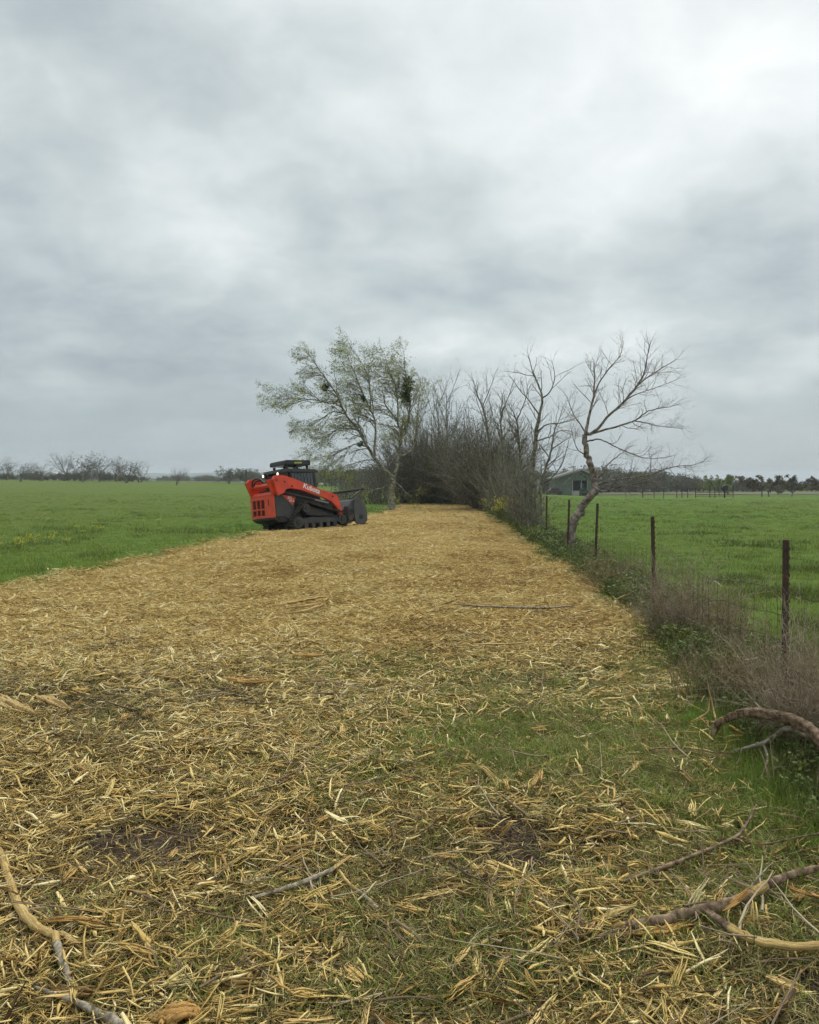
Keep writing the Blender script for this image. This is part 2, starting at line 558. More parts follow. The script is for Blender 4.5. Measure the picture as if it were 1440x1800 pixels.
# ------------------------------------------------------------------ scatter: real pieces instanced on points
def scatter(name, variants, mats, pts, rot, scale, tone, pick=None, **tags):
    """variants: list of (verts, quads, tris, material index or array)"""
    V, Q, T, MI_q, MI_t, var, vt = [], [], [], [], [], [], []
    off = 0
    for k, (v, q, t3, mi) in enumerate(variants):
        v = np.asarray(v, float).reshape(-1, 3)
        q = np.asarray(q, int).reshape(-1, 4); t3 = np.asarray(t3, int).reshape(-1, 3)
        V.append(v); Q.append(q + off); T.append(t3 + off)
        if np.isscalar(mi):
            MI_q.append(np.full(len(q), mi)); MI_t.append(np.full(len(t3), mi))
        else:
            MI_q.append(np.asarray(mi)[:len(q)]); MI_t.append(np.asarray(mi)[len(q):])
        var.append(np.full(len(v), k)); off += len(v)
    pts = np.asarray(pts, float).reshape(-1, 3)
    n = len(pts)
    V.append(pts); var.append(np.full(n, -1))
    me = np_mesh(name, np.concatenate(V), np.concatenate(Q), np.concatenate(T), np.concatenate([np.concatenate(MI_q), np.concatenate(MI_t)]))
    for m in mats:
        me.materials.append(m)
    attr(me, 'var', np.concatenate(var), 'INT')
    z = np.zeros((off, 3))
    attr(me, 'irot', np.concatenate([z, np.asarray(rot, float).reshape(-1, 3)]), 'FLOAT_VECTOR')
    sc = np.asarray(scale, float)
    if sc.ndim == 1:
        sc = np.repeat(sc[:, None], 3, 1)
    attr(me, 'iscale', np.concatenate([z + 1, sc]), 'FLOAT_VECTOR')
    attr(me, 'tone', np.concatenate([np.zeros(off), np.asarray(tone, float)]))
    pk = rng.integers(0, len(variants), n) if pick is None else np.asarray(pick)
    attr(me, 'pick', np.concatenate([np.zeros(off, int), pk]), 'INT')
    o = bpy.data.objects.new(name, me)
    COL.objects.link(o)
    ng = bpy.data.node_groups.new(name + '_scatter', 'GeometryNodeTree')
    ng.interface.new_socket('Geometry', in_out='INPUT', socket_type='NodeSocketGeometry')
    ng.interface.new_socket('Geometry', in_out='OUTPUT', socket_type='NodeSocketGeometry')
    N = ng.nodes; L = ng.links
    gi = N.new('NodeGroupInput'); go = N.new('NodeGroupOutput')

    def na(nm, dt):
        a = N.new('GeometryNodeInputNamedAttribute'); a.data_type = dt
        a.inputs['Name'].default_value = nm
        return a.outputs['Attribute']
    cmp = N.new('FunctionNodeCompare'); cmp.data_type = 'INT'; cmp.operation = 'LESS_THAN'
    ins = [s for s in cmp.inputs if s.enabled]
    L.new(na('var', 'INT'), ins[0]); ins[1].default_value = 0
    sp = N.new('GeometryNodeSeparateGeometry'); sp.domain = 'POINT'
    L.new(gi.outputs[0], sp.inputs['Geometry']); L.new(cmp.outputs[0], sp.inputs['Selection'])
    si = N.new('GeometryNodeSplitToInstances'); si.domain = 'POINT'
    L.new(sp.outputs['Inverted'], si.inputs['Geometry']); L.new(na('var', 'INT'), si.inputs['Group ID'])
    ip = N.new('GeometryNodeInstanceOnPoints')
    L.new(sp.outputs['Selection'], ip.inputs['Points'])
    L.new(si.outputs['Instances'], ip.inputs['Instance'])
    ip.inputs['Pick Instance'].default_value = True
    L.new(na('pick', 'INT'), ip.inputs['Instance Index'])
    er = N.new('FunctionNodeEulerToRotation')
    L.new(na('irot', 'FLOAT_VECTOR'), er.inputs[0])
    L.new(er.outputs[0], ip.inputs['Rotation'])
    L.new(na('iscale', 'FLOAT_VECTOR'), ip.inputs['Scale'])
    L.new(ip.outputs[0], go.inputs[0])
    md = o.modifiers.new('scatter', 'NODES')
    md.node_group = ng
    tag(o, **tags)
    return o


# ------------------------------------------------------------------ ground sheets
def grid_sheet(name, ys, scol, halfw, zoff, mats, attrs, keep=None):
    ny, nx = len(ys), len(scol)
    Y = np.repeat(ys[:, None], nx, 1)
    X = scol[None, :] * halfw(ys)[:, None]
    Z = ground_h(X, Y)
    Z = Z + zoff(X, Y)
    idx = np.arange(ny * nx).reshape(ny, nx)
    q = np.stack([idx[:-1, :-1], idx[:-1, 1:], idx[1:, 1:], idx[1:, :-1]], -1).reshape(-1, 4)
    V = np.stack([X, Y, Z], -1).reshape(-1, 3)
    if keep is not None:
        k = keep(X, Y).reshape(-1)
        q = q[k[q].any(1)]
        used = np.unique(q)
        remap = np.full(len(V), -1); remap[used] = np.arange(len(used))
        V = V[used]; q = remap[q]
    me = np_mesh(name, V, q)
    for an, fn in attrs.items():
        attr(me, an, fn(V[:, 0], V[:, 1]))
    return link(name, me, mats, smooth=True)


def lush(x, y):
    l = np.interp(y, LE_Y, LE_X)
    d = (l - x)
    a = np.exp(-np.clip(d, 0, 99) / (3.5 + 0.12 * y)) * (x < 3)
    return np.clip(a * 1.25 * (0.7 + 0.6 * fbm(x * .4, y * .4, 91)), 0, 1)


ys = np.concatenate([np.linspace(-12, 1.4, 30), np.arange(1.45, 9, 0.045), np.geomspace(9, 300, 330)[0:], np.geomspace(310, 2600, 25)])
s1 = np.linspace(-1, 1, 331)
scol = np.sign(s1) * (0.62 * np.abs(s1) + 0.38 * np.abs(s1) ** 3)
g = grid_sheet('ground', ys, scol, lambda y: 9 + np.maximum(y, 0) * 1.25, lambda X, Y: 0 * X, M['ground'], {
    'lush': lush,
    'right': lambda x, y: sstep(-0.4, 0.4, x - np.interp(y, RE_Y + [90], RE_X + [4.5]) + (vnoise(x, y) - .5)) * (y < 400) ,
    'soil': lambda x, y: np.clip(soil_mask(x, y) + mulch_mask(x, y) * 0.95 * (1 - 0.85 * green_mask(x, y) * sstep(3, 4.6, y)), 0, 1)})
tag(g, kind='structure')

ys2 = np.concatenate([np.arange(1.2, 9, 0.04), np.geomspace(9, 60, 300)])
sc2 = np.linspace(-1, 1, 300)
bed = grid_sheet('mulch_path', ys2, sc2, lambda y: 8.0 - 0.06 * y + 0 * y,
                 lambda X, Y: -0.02 + sstep(0.5, 0.75, mulch_mask(X, Y)) * sstep(6.5, 11, Y) * (0.05 + 0.05 * (fbm(X * 5, Y * 5, 41, 3) - 0.4)),
                 M['mulch'], {},
                 keep=lambda X, Y: (mulch_mask(X, Y) > 0.45) & (Y > 6.0))
tag(bed, kind='structure')


# ------------------------------------------------------------------ pieces that get scattered
def shred(L, w, bend, twist, r, segs=4, fray=True):
    """one torn strip of wood lying along X, triangular section"""
    t = np.linspace(0, 1, segs + 1)
    x = (t - .5) * L
    yy = bend * L * (np.sin(t * math.pi) - .6) + r.normal(0, .012, segs + 1) * L
    zz = np.abs(r.normal(0, .02, segs + 1)) * L
    ww = w * r.uniform(.7, 1.15, segs + 1)
    ww[-1] = w * r.uniform(.05, .5); ww[0] = w * r.uniform(.2, .9)
    ang = twist * t + r.uniform(0, .6)
    jit = r.uniform(-.35, .35, segs + 1)
    V = []
    for i in range(segs + 1):
        ca, sa = math.cos(ang[i]), math.sin(ang[i])
        for (a, b_) in ((-.5, 0), (.5, 0), (jit[i], .22)):
            V.append((x[i] + (r.normal(0, .01) * L if i in (0, segs) else 0), yy[i] + ww[i] * (a * ca - b_ * sa), zz[i] + ww[i] * (a * sa + b_ * ca)))
    Q = []
    for i in range(segs):
        for k in range(3):
            a = i * 3 + k; b_ = i * 3 + (k + 1) % 3
            Q.append((a, b_, b_ + 3, a + 3))
    T = [(0, 2, 1), (segs * 3, segs * 3 + 1, segs * 3 + 2)]
    return np.array(V), np.array(Q), np.array(T), 0


def merge(parts):
    V, Q, T, mq, mt = [], [], [], [], []
    off = 0
    for v, q, t3, mi in parts:
        v = np.asarray(v).reshape(-1, 3); q = np.asarray(q, int).reshape(-1, 4); t3 = np.asarray(t3, int).reshape(-1, 3)
        V.append(v); Q.append(q + off); T.append(t3 + off)
        mi = np.asarray(mi)
        mq.append(np.full(len(q), mi) if mi.ndim == 0 else mi[:len(q)]); mt.append(np.full(len(t3), mi) if mi.ndim == 0 else mi[len(q):]); off += len(v)
    return np.concatenate(V), np.concatenate(Q), np.concatenate(T), np.concatenate(mq + mt)


def rotated(piece, rx, ry, rz, off=(0, 0, 0), s=1.0):
    v, q, t3, mi = piece
    m = np.array(Euler((rx, ry, rz)).to_matrix())
    return (np.asarray(v) * s) @ m.T + np.array(off), q, t3, mi


def blade(L, w, lean, az, r, base=(0, 0, 0), segs=3, mi=0):
    t = np.linspace(0, 1, segs + 1)
    out = lean * L * t ** 1.8
    up = L * t * (1 - 0.35 * lean * t)
    V = []
    px_, py_ = -math.sin(az), math.cos(az)
    for i in range(segs + 1):
        hw = 0.5 * w * (1 - t[i] ** 1.6)
        cx_, cy_ = base[0] + math.cos(az) * out[i], base[1] + math.sin(az) * out[i]
        V.append((cx_ - px_ * hw, cy_ - py_ * hw, base[2] + up[i]))
        if i < segs:
            V.append((cx_ + px_ * hw, cy_ + py_ * hw, base[2] + up[i]))
    Q = [(2 * i, 2 * i + 1, 2 * i + 3, 2 * i + 2) for i in range(segs - 1)]
    T = [(2 * segs - 2, 2 * segs - 1, 2 * segs)]
    return np.array(V), np.array(Q).reshape(-1, 4), np.array(T), mi


def tuft(n, L, w, spread, r, lean=(0.1, 0.9), segs=3):
    ps = []
    for i in range(n):
        a = r.uniform(0, 2 * math.pi); rad = spread * math.sqrt(r.uniform())
        ps.append(blade(L * r.uniform(.45, 1.1), w * r.uniform(.7, 1.3), r.uniform(*lean), a + r.normal(0, .8), r,
                        (rad * math.cos(a), rad * math.sin(a), -0.01), segs))
    return merge(ps)


def sample(n, y0, y1, marg=1.2, fan=0.56):
    """points spread so that nearer ground gets more of them"""
    y = y0 * (y1 / y0) ** rng.random(n)
    x = (rng.random(n) * 2 - 1) * (fan * y + marg)
    return x, y


def keep_by(x, y, p, *more):
    k = rng.random(len(x)) < p
    return (x[k], y[k]) + tuple(m[k] for m in more)


def splinter_bundle(L, w, r, n=7):
    ps = []
    for i in range(n):
        l_ = L * r.uniform(.45, 1.0)
        sp = shred(l_, w / n * r.uniform(1.1, 2.4), r.uniform(-.05, .05), r.uniform(-.4, .4), r, 5)
        off_ = ((r.uniform(-.5, .5)) * (L - l_), (i / (n - 1) - .5) * w, r.uniform(0, w * .25))
        ps.append(rotated(sp, r.uniform(-.6, .6), r.normal(0, .02), r.normal(0, .035), off_))
    return merge(ps)


r1 = np.random.default_rng(21)
# --- near shreds: straw-thin and broad torn strips
thin = [shred(r1.uniform(.05, .14), r1.uniform(.0035, .0075), r1.uniform(-.15, .15), r1.uniform(-1.5, 1.5), r1) for _ in range(16)]
mids = [shred(r1.uniform(.07, .18), r1.uniform(.008, .015), r1.uniform(-.06, .06), r1.uniform(-1, 1), r1) for _ in range(10)]
wide = [splinter_bundle(r1.uniform(.09, .20), r1.uniform(.010, .022), r1, int(r1.integers(3, 7))) for _ in range(6)]
strips = thin + mids + wide


def place_shreds(name, n, y0, y1, wide_p, mid_p, smul, tonebase, tagd):
    x, y = sample(n, y0, y1)
    m = mulch_mask(x, y)
    gm = green_mask(x, y)
    sm = soil_mask(x, y)
    clump = sstep(.28, .68, fbm(x * 1.5, y * 1.5, 61))
    p = m * (1 - sstep(8.0, 12.0, y)) * (1 - 0.74 * gm) * (1 - 0.92 * sm) * np.clip(0.35 + 1.3 * clump, 0.2, 1)
    p = p * np.clip(.62 + .38 * sstep(2.8, 5.5, y - .9 * x) - .25 * sstep(.9, 1.8, x) * (y < 4.2), .2, 1)
    x, y, gm, clump = keep_by(x, y, p, gm, clump)
    k = len(x)
    u = rng.random(k)
    pick = np.where(u < wide_p, rng.integers(26, 32, k), np.where(u < wide_p + mid_p, rng.integers(16, 26, k), rng.integers(0, 16, k)))
    layer = rng.random(k) ** 1.5
    z = ground_h(x, y) + 0.004 + layer * (0.035 + 0.03 * clump)
    tilt = 0.10 + 0.28 * layer
    rot = np.stack([rng.normal(0, 1, k) * 0.7, rng.normal(0, 1, k) * tilt, rng.random(k) * 6.283], 1)
    sc = smul * rng.uniform(.6, 1.45, k)
    orange = sstep(.5, .75, fbm(x * 1.1, y * 1.1, 71))
    tone = tonebase + .20 * sstep(3.0, 7.0, y) + rng.normal(0, .23, k) + 0.10 * (layer - .5) - gm * .06
    tone = np.clip(tone, 0.02, 0.90)
    return scatter(name, strips, [M['chip']], np.stack([x, y, z], 1), rot, sc, tone, pick, **tagd)


place_shreds('wood_shreds', 230000, 1.9, 12.0, 0.045, 0.25, 0.88, 0.47,
             dict(label='torn straw coloured wood shreds strewn over the near part of the cleared strip', cat='wood shreds', kind='stuff'))

# --- dull fine litter between the shreds: chopped dead grass and bark fibre
M['fines'] = tone_mat('dead_grass_litter', [(0.0, (0.055, 0.040, 0.020)), (0.35, (0.19, 0.145, 0.058)), (0.7, (0.39, 0.31, 0.12)), (1.0, (0.56, 0.48, 0.22))], 0.85)
fin = []
for _ in range(10):
    fin.append(merge([rotated(shred(r1.uniform(.03, .09), r1.uniform(.0018, .0035), r1.uniform(-.2, .2), 0, r1, 3), r1.normal(0, .5), r1.normal(0, .35), r1.uniform(0, 6.28),
                              (r1.normal(0, .03), r1.normal(0, .03), r1.uniform(0, .015))) for _ in range(5)]))
x, y = sample(60000, 1.9, 9)
sm = soil_mask(x, y)
x, y = keep_by(x, y, mulch_mask(x, y) * (1 - .8 * sm) * (1 - sstep(6.5, 9, y)))
k = len(x)
scatter('dead_grass_litter', fin, [M['fines']], np.stack([x, y, ground_h(x, y) + .004 + .02 * rng.random(k)], 1),
        np.stack([rng.normal(0, .3, k), rng.normal(0, .3, k), rng.random(k) * 6.28], 1), rng.uniform(.6, 1.4, k), np.clip(rng.normal(.45, .25, k), 0, 1),
        label='fine chopped dead grass litter between the wood shreds nearest the viewer', cat='litter', kind='stuff')

# --- farther: mats of shreds, each instance a handful
mats_ = []
for _ in range(14):
    ps = []
    for j in range(13):
        ps.append(rotated(strips[r1.integers(0, 32)], r1.normal(0, .5), r1.normal(0, .16), r1.uniform(0, 6.28),
                          (r1.normal(0, .09), r1.normal(0, .09), r1.uniform(0, .035)), .72))
    mats_.append(merge(ps))
x, y = sample(105000, 6.0, 59, 1.0, 0.5)
m = mulch_mask(x, y)
x, y = keep_by(x, y, m * sstep(6.0, 11.0, y + 1.5 * (fbm(x, y, 8) - .5)) * np.clip(0.35 + 1.1 * fbm(x * 1.3, y * 1.3, 62), 0, 1))
k = len(x)
z = ground_h(x, y) + sstep(7, 12, y) * (0.03 + 0.04 * fbm(x * 5, y * 5, 41, 3))
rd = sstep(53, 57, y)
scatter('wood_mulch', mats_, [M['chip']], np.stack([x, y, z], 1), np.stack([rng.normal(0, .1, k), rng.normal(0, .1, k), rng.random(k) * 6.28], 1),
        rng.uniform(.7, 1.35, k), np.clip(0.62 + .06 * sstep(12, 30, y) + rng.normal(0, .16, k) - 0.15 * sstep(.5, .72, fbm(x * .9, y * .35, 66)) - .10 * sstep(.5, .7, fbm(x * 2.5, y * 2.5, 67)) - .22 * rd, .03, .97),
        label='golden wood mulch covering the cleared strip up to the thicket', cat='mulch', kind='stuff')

# --- grass in the foreground among the shreds
gt = [tuft(r1.integers(9, 16), r1.uniform(.07, .15), .0042, .035, r1, (0.2, 1.4)) for _ in range(14)]
x, y = sample(60000, 1.9, 10.5)
p = mulch_mask(x, y) * np.clip(green_mask(x, y) * 1.1 + 0.08 * (y < 7.5) * fbm(x * 1.5, y * 1.5, 5), 0, 1) * np.clip(.22 + .25 * (y - 2.2), .2, 1) * (1 - soil_mask(x, y))
x, y = keep_by(x, y, p)
k = len(x)
scatter('grass_tufts', gt, [M['grass']], np.stack([x, y, ground_h(x, y)], 1),
        np.stack([rng.normal(0, .2, k), rng.normal(0, .2, k), rng.random(k) * 6.28], 1), rng.uniform(.55, 1.25, k),
        np.clip(rng.normal(.44, .2, k) + .17 * sstep(3.2, 5.2, y) + .25 * (fbm(x, y, 3) - .5), 0, 1),
        label='green grass tufts pushing up between the wood shreds in the foreground', cat='grass', kind='stuff')

# --- left pasture and right pasture grass
gp = [tuft(16, r1.uniform(.08, .14), .006, .12, r1, (0.1, .9), 2) for _ in range(12)]


def pasture(name, side, n, label):
    x, y = sample(n, 3.0 if side < 0 else 1.3, 95, 3.0, 0.62)
    m = mulch_mask(x, y)
    if side < 0:
        ok = (x < np.interp(y, LE_Y, LE_X) + 0.6) | ((x < -1) & (y > 60))
    else:
        ok = (x > np.interp(y, RE_Y, RE_X) - 0.5) & (x > 1)
    x, y = keep_by(x, y, ok * (1 - m) * np.clip(.4 + fbm(x * .8, y * .8, 15), 0, 1))
    k = len(x)
    lu = lush(x, y)
    if side < 0:
        tone = 0.26 + 0.20 * lu + rng.normal(0, .10, k) + (1 - lu) * np.where(rng.random(k) < .26, .46, .12)
        h = 0.55 + .35 * lu
    else:
        tone = 0.40 + rng.normal(0, .11, k) + 0.25 * (fbm(x * .25, y * .25, 19) - .5)
        h = 0.75 + 0 * x
    clump = fbm(x * .9, y * .9, 55, 3)
    hi = sstep(.58, .70, clump)
    tone = tone - .22 * hi
    sc = rng.uniform(.6, 1.2, k) * h * (1 + .7 * hi)
    sc = np.stack([sc * (1 + y / 60), sc * (1 + y / 60), sc], 1)
    scatter(name, gp, [M['grass']], np.stack([x, y, ground_h(x, y)], 1),
            np.stack([rng.normal(0, .15, k), rng.normal(0, .15, k), rng.random(k) * 6.28], 1), sc, np.clip(tone, 0, 1),
            label=label, cat='grass', kind='stuff')


pasture('pasture_grass', -1, 90000, 'olive green pasture grass left of the mulched strip')
pasture('pasture_grass', 1, 110000, 'bright green pasture grass right of the wire fence')


# ------------------------------------------------------------------ tubes and trees
class Tubes:
    """collects branches as polylines with radii; builds them all in one mesh, batched by shape"""
    def __init__(self):
        self.b = {}

    def add(self, pts, rad, sides):
        pts = np.asarray(pts, float); rad = np.asarray(rad, float)
        self.b.setdefault((len(pts), sides), []).append((pts, rad))

    def geometry(self):
        V, Q, T = [], [], []
        off = 0
        for (n, s), lst in self.b.items():
            Pn = np.stack([p for p, _ in lst]); Rn = np.stack([r for _, r in lst])
            tan = np.empty_like(Pn)
            tan[:, 1:-1] = Pn[:, 2:] - Pn[:, :-2]; tan[:, 0] = Pn[:, 1] - Pn[:, 0]; tan[:, -1] = Pn[:, -1] - Pn[:, -2]
            tan /= np.linalg.norm(tan, axis=2, keepdims=True) + 1e-9
            av = np.abs(tan.mean(1))
            ref = np.zeros((len(Pn), 3)); ref[np.arange(len(Pn)), av.argmin(1)] = 1
            sd_ = np.cross(tan, ref[:, None, :]); sd_ /= np.linalg.norm(sd_, axis=2, keepdims=True) + 1e-9
            up = np.cross(sd_, tan)
            a = np.arange(s) / s * 2 * math.pi
            ring = Pn[:, :, None, :] + Rn[:, :, None, None] * (np.cos(a)[None, None, :, None] * sd_[:, :, None, :] + np.sin(a)[None, None, :, None] * up[:, :, None, :])
            m = len(Pn)
            V.append(ring.reshape(-1, 3))
            idx = np.arange(m * n * s).reshape(m, n, s) + off
            nx_ = np.roll(idx, -1, axis=2)
            q = np.stack([idx[:, :-1], nx_[:, :-1], nx_[:, 1:], idx[:, 1:]], -1).reshape(-1, 4)
            Q.append(q)
            off += m * n * s
        if not V:
            return np.zeros((0, 3)), np.zeros((0, 4), int)
        return np.concatenate(V), np.concatenate(Q)

    def build(self, name, mat, parent=None, **tags):
        v, q = self.geometry()
        o = link(name, np_mesh(name, v, q), mat, parent, smooth=True)
        return tag(o, **tags)


def unit(v):
    return v / (np.linalg.norm(v) + 1e-9)


def grow(tb, tips, start, direc, length, r0, level, prm, r):
    """a side branch and, down to prm['levels'], its own side branches"""
    n = prm['n'][min(level, len(prm['n']) - 1)]
    pts = [np.array(start, float)]
    d = unit(np.array(direc, float))
    st = length / (n - 1)
    bias = np.array(prm['bias'], float)
    for i in range(n - 1):
        d = unit(d + r.normal(0, prm['wig'], 3) + bias * prm['bw'] * (1 if level > 0 else .6))
        pts.append(pts[-1] + d * st * r.uniform(.85, 1.15))
    r_end = r0 * (0.35 if level < prm['levels'] else 0.5)
    rad = np.linspace(r0, r_end, n)
    tb.add(pts, rad, 5 if r0 > .03 else (4 if r0 > .012 else 3))
    pts = np.array(pts)
    if level >= prm['levels']:
        tips.append(pts)
        return
    kids(tb, tips, pts, rad, length, level, prm, r, 0.18)


def kids(tb, tips, pts, rad, length, level, prm, r, t0):
    dens = prm['dens'][min(level, len(prm['dens']) - 1)]
    cnt = max(2, int(length * dens * r.uniform(.8, 1.2)))
    cl = np.concatenate([[0], np.cumsum(np.linalg.norm(np.diff(pts, axis=0), axis=1))]); cl /= cl[-1]
    for j in range(cnt):
        t = t0 + (1 - t0) * (j + r.random()) / cnt
        p = np.array([np.interp(t, cl, pts[:, k]) for k in range(3)])
        i = min(len(pts) - 2, int(np.searchsorted(cl, t)) - 1 if t > 0 else 0); i = max(i, 0)
        dd = unit(pts[i + 1] - pts[i])
        ax = unit(np.cross(dd, r.normal(0, 1, 3)))
        ang = R(r.uniform(*prm['ang']))
        nd = dd * math.cos(ang) + ax * math.sin(ang)
        rr = float(np.interp(t, cl, rad))
        L_ = prm['len'][min(level, len(prm['len']) - 1)] * r.uniform(.55, 1.25) * (1.15 - .55 * t)
        grow(tb, tips, p, nd, L_, min(rr * .62, prm['rmax'][min(level, len(prm['rmax']) - 1)]), level + 1, prm, r)


def smooth_line(pts, sub=3):
    """Catmull-Rom through the given points"""
    P_ = [np.array(p, float) for p in pts]
    P_ = [2 * P_[0] - P_[1]] + P_ + [2 * P_[-1] - P_[-2]]
    out = []
    for i in range(1, len(P_) - 2):
        for k in range(sub):
            t = k / sub
            a, b_, c, d = P_[i - 1], P_[i], P_[i + 1], P_[i + 2]
            out.append(.5 * ((2 * b_) + (-a + c) * t + (2 * a - 5 * b_ + 4 * c - d) * t * t + (-a + 3 * b_ - 3 * c + d) * t ** 3))
    out.append(P_[-2])
    return np.array(out)


def leaves(tips, per, size, r, droop=0.3, along=(0.1, 1.0), aspect=.45):
    """small two-triangle leaves set along twigs"""
    by = {}
    for p in tips:
        by.setdefault(len(p), []).append(p)
    out = []
    for n, lst in by.items():
        A = np.stack(lst)
        cnt = r.poisson(per, len(A))
        who = np.repeat(np.arange(len(A)), cnt)
        if len(who) == 0: continue
        t = r.uniform(*along, len(who)) * (n - 1)
        i = np.minimum(t.astype(int), n - 2)
        f = (t - i)[:, None]
        a, b_ = A[who, i], A[who, i + 1]
        c = a + (b_ - a) * f + r.normal(0, size * .5, (len(who), 3))
        nrm = lambda v: v / (np.linalg.norm(v, axis=1, keepdims=True) + 1e-9)
        d = nrm(nrm(b_ - a) + r.normal(0, .6, (len(who), 3)) + np.array([0, 0, -droop]))
        s_ = nrm(np.cross(d, r.normal(0, 1, (len(who), 3))))
        L_ = size * r.uniform(.6, 1.3, (len(who), 1))
        out.append(np.stack([c, c + d * L_ * .5 + s_ * L_ * aspect * .5, c + d * L_, c + d * L_ * .5 - s_ * L_ * aspect * .5], 1))
    V = np.concatenate(out).reshape(-1, 3) if out else np.zeros((0, 3))
    return V, np.arange(len(V)).reshape(-1, 4)


def leaf_object(name, tips, per, size, mat, parent, r, **kw):
    v, q = leaves(tips, per, size, r, **kw)
    o = link(name, np_mesh(name, v, q), mat, parent)
    o['kind'] = 'stuff'
    return o


def traced_tree(name, limbs, depth, prm, bark, label, cat, seed, leaf=None, group=None, squeeze=None):
    """limbs: (pixel points, r0, r1, depth offset at the end, grows twigs?)  first limb is the trunk"""
    r = np.random.default_rng(seed)
    if squeeze:
        ax, ay, kx, ky = squeeze
        limbs = [([(ax + (a - ax) * kx, ay + (b_ - ay) * ky) if b_ < ay else (a, b_) for a, b_ in lm[0]], lm[1] * .85, lm[2] * .85) + tuple(lm[3:]) if i else lm
                 for i, lm in enumerate(limbs)]
    x0, y0 = limbs[0][0][0]
    b = PX(x0, y0, depth)
    zb = gz(b.x, b.y) - 0.05
    root = empty(name, (b.x, b.y, zb))
    tag(root, label, cat, group)
    org = np.array([b.x, b.y, zb])
    trunk, crown, tips = Tubes(), Tubes(), []
    for li, lm in enumerate(limbs):
        pix, ra, rb, doff, tw = lm[:5]
        d0 = lm[5] if len(lm) > 5 else 0
        n = len(pix)
        P3 = [np.array(PX(px, py, depth + d0 + (doff - d0) * (i / (n - 1)) ** 1.2)) - org for i, (px, py) in enumerate(pix)]
        if li == 0:
            P3[0][2] = min(P3[0][2], -0.02)
        L3 = smooth_line(P3, 4)
        L3[1:-1] += r.normal(0, ra * .18, (len(L3) - 2, 3))
        tt = np.linspace(0, 1, len(L3))
        rad = ra + (rb - ra) * tt ** .8
        if li == 0:
            rad[:3] *= [1.55, 1.25, 1.08]
        (trunk if li == 0 else crown).add(L3, rad, 9 if ra > .06 else 6)
        if tw:
            ln = float(np.linalg.norm(np.diff(L3, axis=0), axis=1).sum())
            kids(crown, tips, L3, rad, ln * tw, 0, prm, r, 0.25 if li else 0.55)
            # the limb ends in a spray of its own
            grow(crown, tips, L3[-1], L3[-1] - L3[-3], prm['len'][0] * .15, rb, 1, prm, r)
    trunk.build('trunk', bark, root)
    crown.build('branches', bark, root)
    if leaf:
        per, size, mat = leaf
        leaf_object('foliage', tips, per, size, mat, root, r, aspect=.32)
    return root, tips, org


# ---- the big leaning tree beside the machine
prm_w = dict(n=[7, 6, 5, 4], levels=3, wig=.13, bias=(-.80, 0, -.12), bw=.17, dens=[4.8, 5.4, 6.4], ang=(20, 55),
             len=[1.45, .85, .5], rmax=[.035, .016, .009])
limbs_w = [
    ([(689, 899), (689, 875), (690, 853), (692, 838)], .20, .17, 0, 0),
    ([(692, 840), (673, 822), (650, 794), (634, 768), (620, 742), (600, 720), (583, 684), (567, 662), (545, 630), (526, 606)], .14, .02, -1.5, 1),
    ([(586, 690), (572, 699), (536, 692), (500, 690), (462, 690)], .06, .012, -2.2, 1, -.8),
    ([(655, 802), (656, 775), (657, 735), (645, 706), (630, 676), (616, 640), (602, 606)], .10, .015, 1.2, 1),
    ([(647, 712), (647, 680), (640, 640), (612, 598)], .06, .012, .2, 1, .6),
    ([(692, 842), (699, 815), (703, 788), (707, 762), (698, 732), (677, 704), (672, 680)], .12, .03, .8, 1),
    ([(707, 762), (719, 736), (724, 706), (722, 672), (714, 640), (712, 606)], .10, .012, .4, 1, .3),
    ([(700, 735), (700, 700), (694, 662), (682, 630), (674, 604)], .07, .012, 1.4, 1, .6),
    ([(640, 780), (620, 776), (598, 786), (570, 800), (552, 818)], .06, .012, -1.8, 1, -.3),
    ([(622, 748), (604, 746), (584, 748), (560, 765), (538, 780)], .06, .012, 1.6, 1, -.3),
    ([(600, 720), (575, 715), (552, 728), (520, 740)], .05, .01, -2.0, .8, -.5),
    ([(660, 806), (640, 806), (615, 812), (585, 822)], .05, .01, .8, .8, 0),
    ([(700, 800), (722, 792), (735, 770), (738, 740), (745, 710), (749, 678)], .07, .012, 1.8, .8, .3),
    ([(690, 848), (672, 858), (655, 862), (640, 868)], .035, .01, -1.2, .4),
    ([(693, 846), (705, 856), (716, 868), (730, 874)], .03, .01, -1.0, .4),
]
tw_, tips_w, org_w = traced_tree('willow_tree', limbs_w, 46.0, prm_w, M['bark_w'],
                                 'tall pale barked tree leaning left with thin new leaves beside the red loader', 'tree', 5,
                                 (9.5, .085, M['leaf_spring']), squeeze=(692, 842, .91, .93))
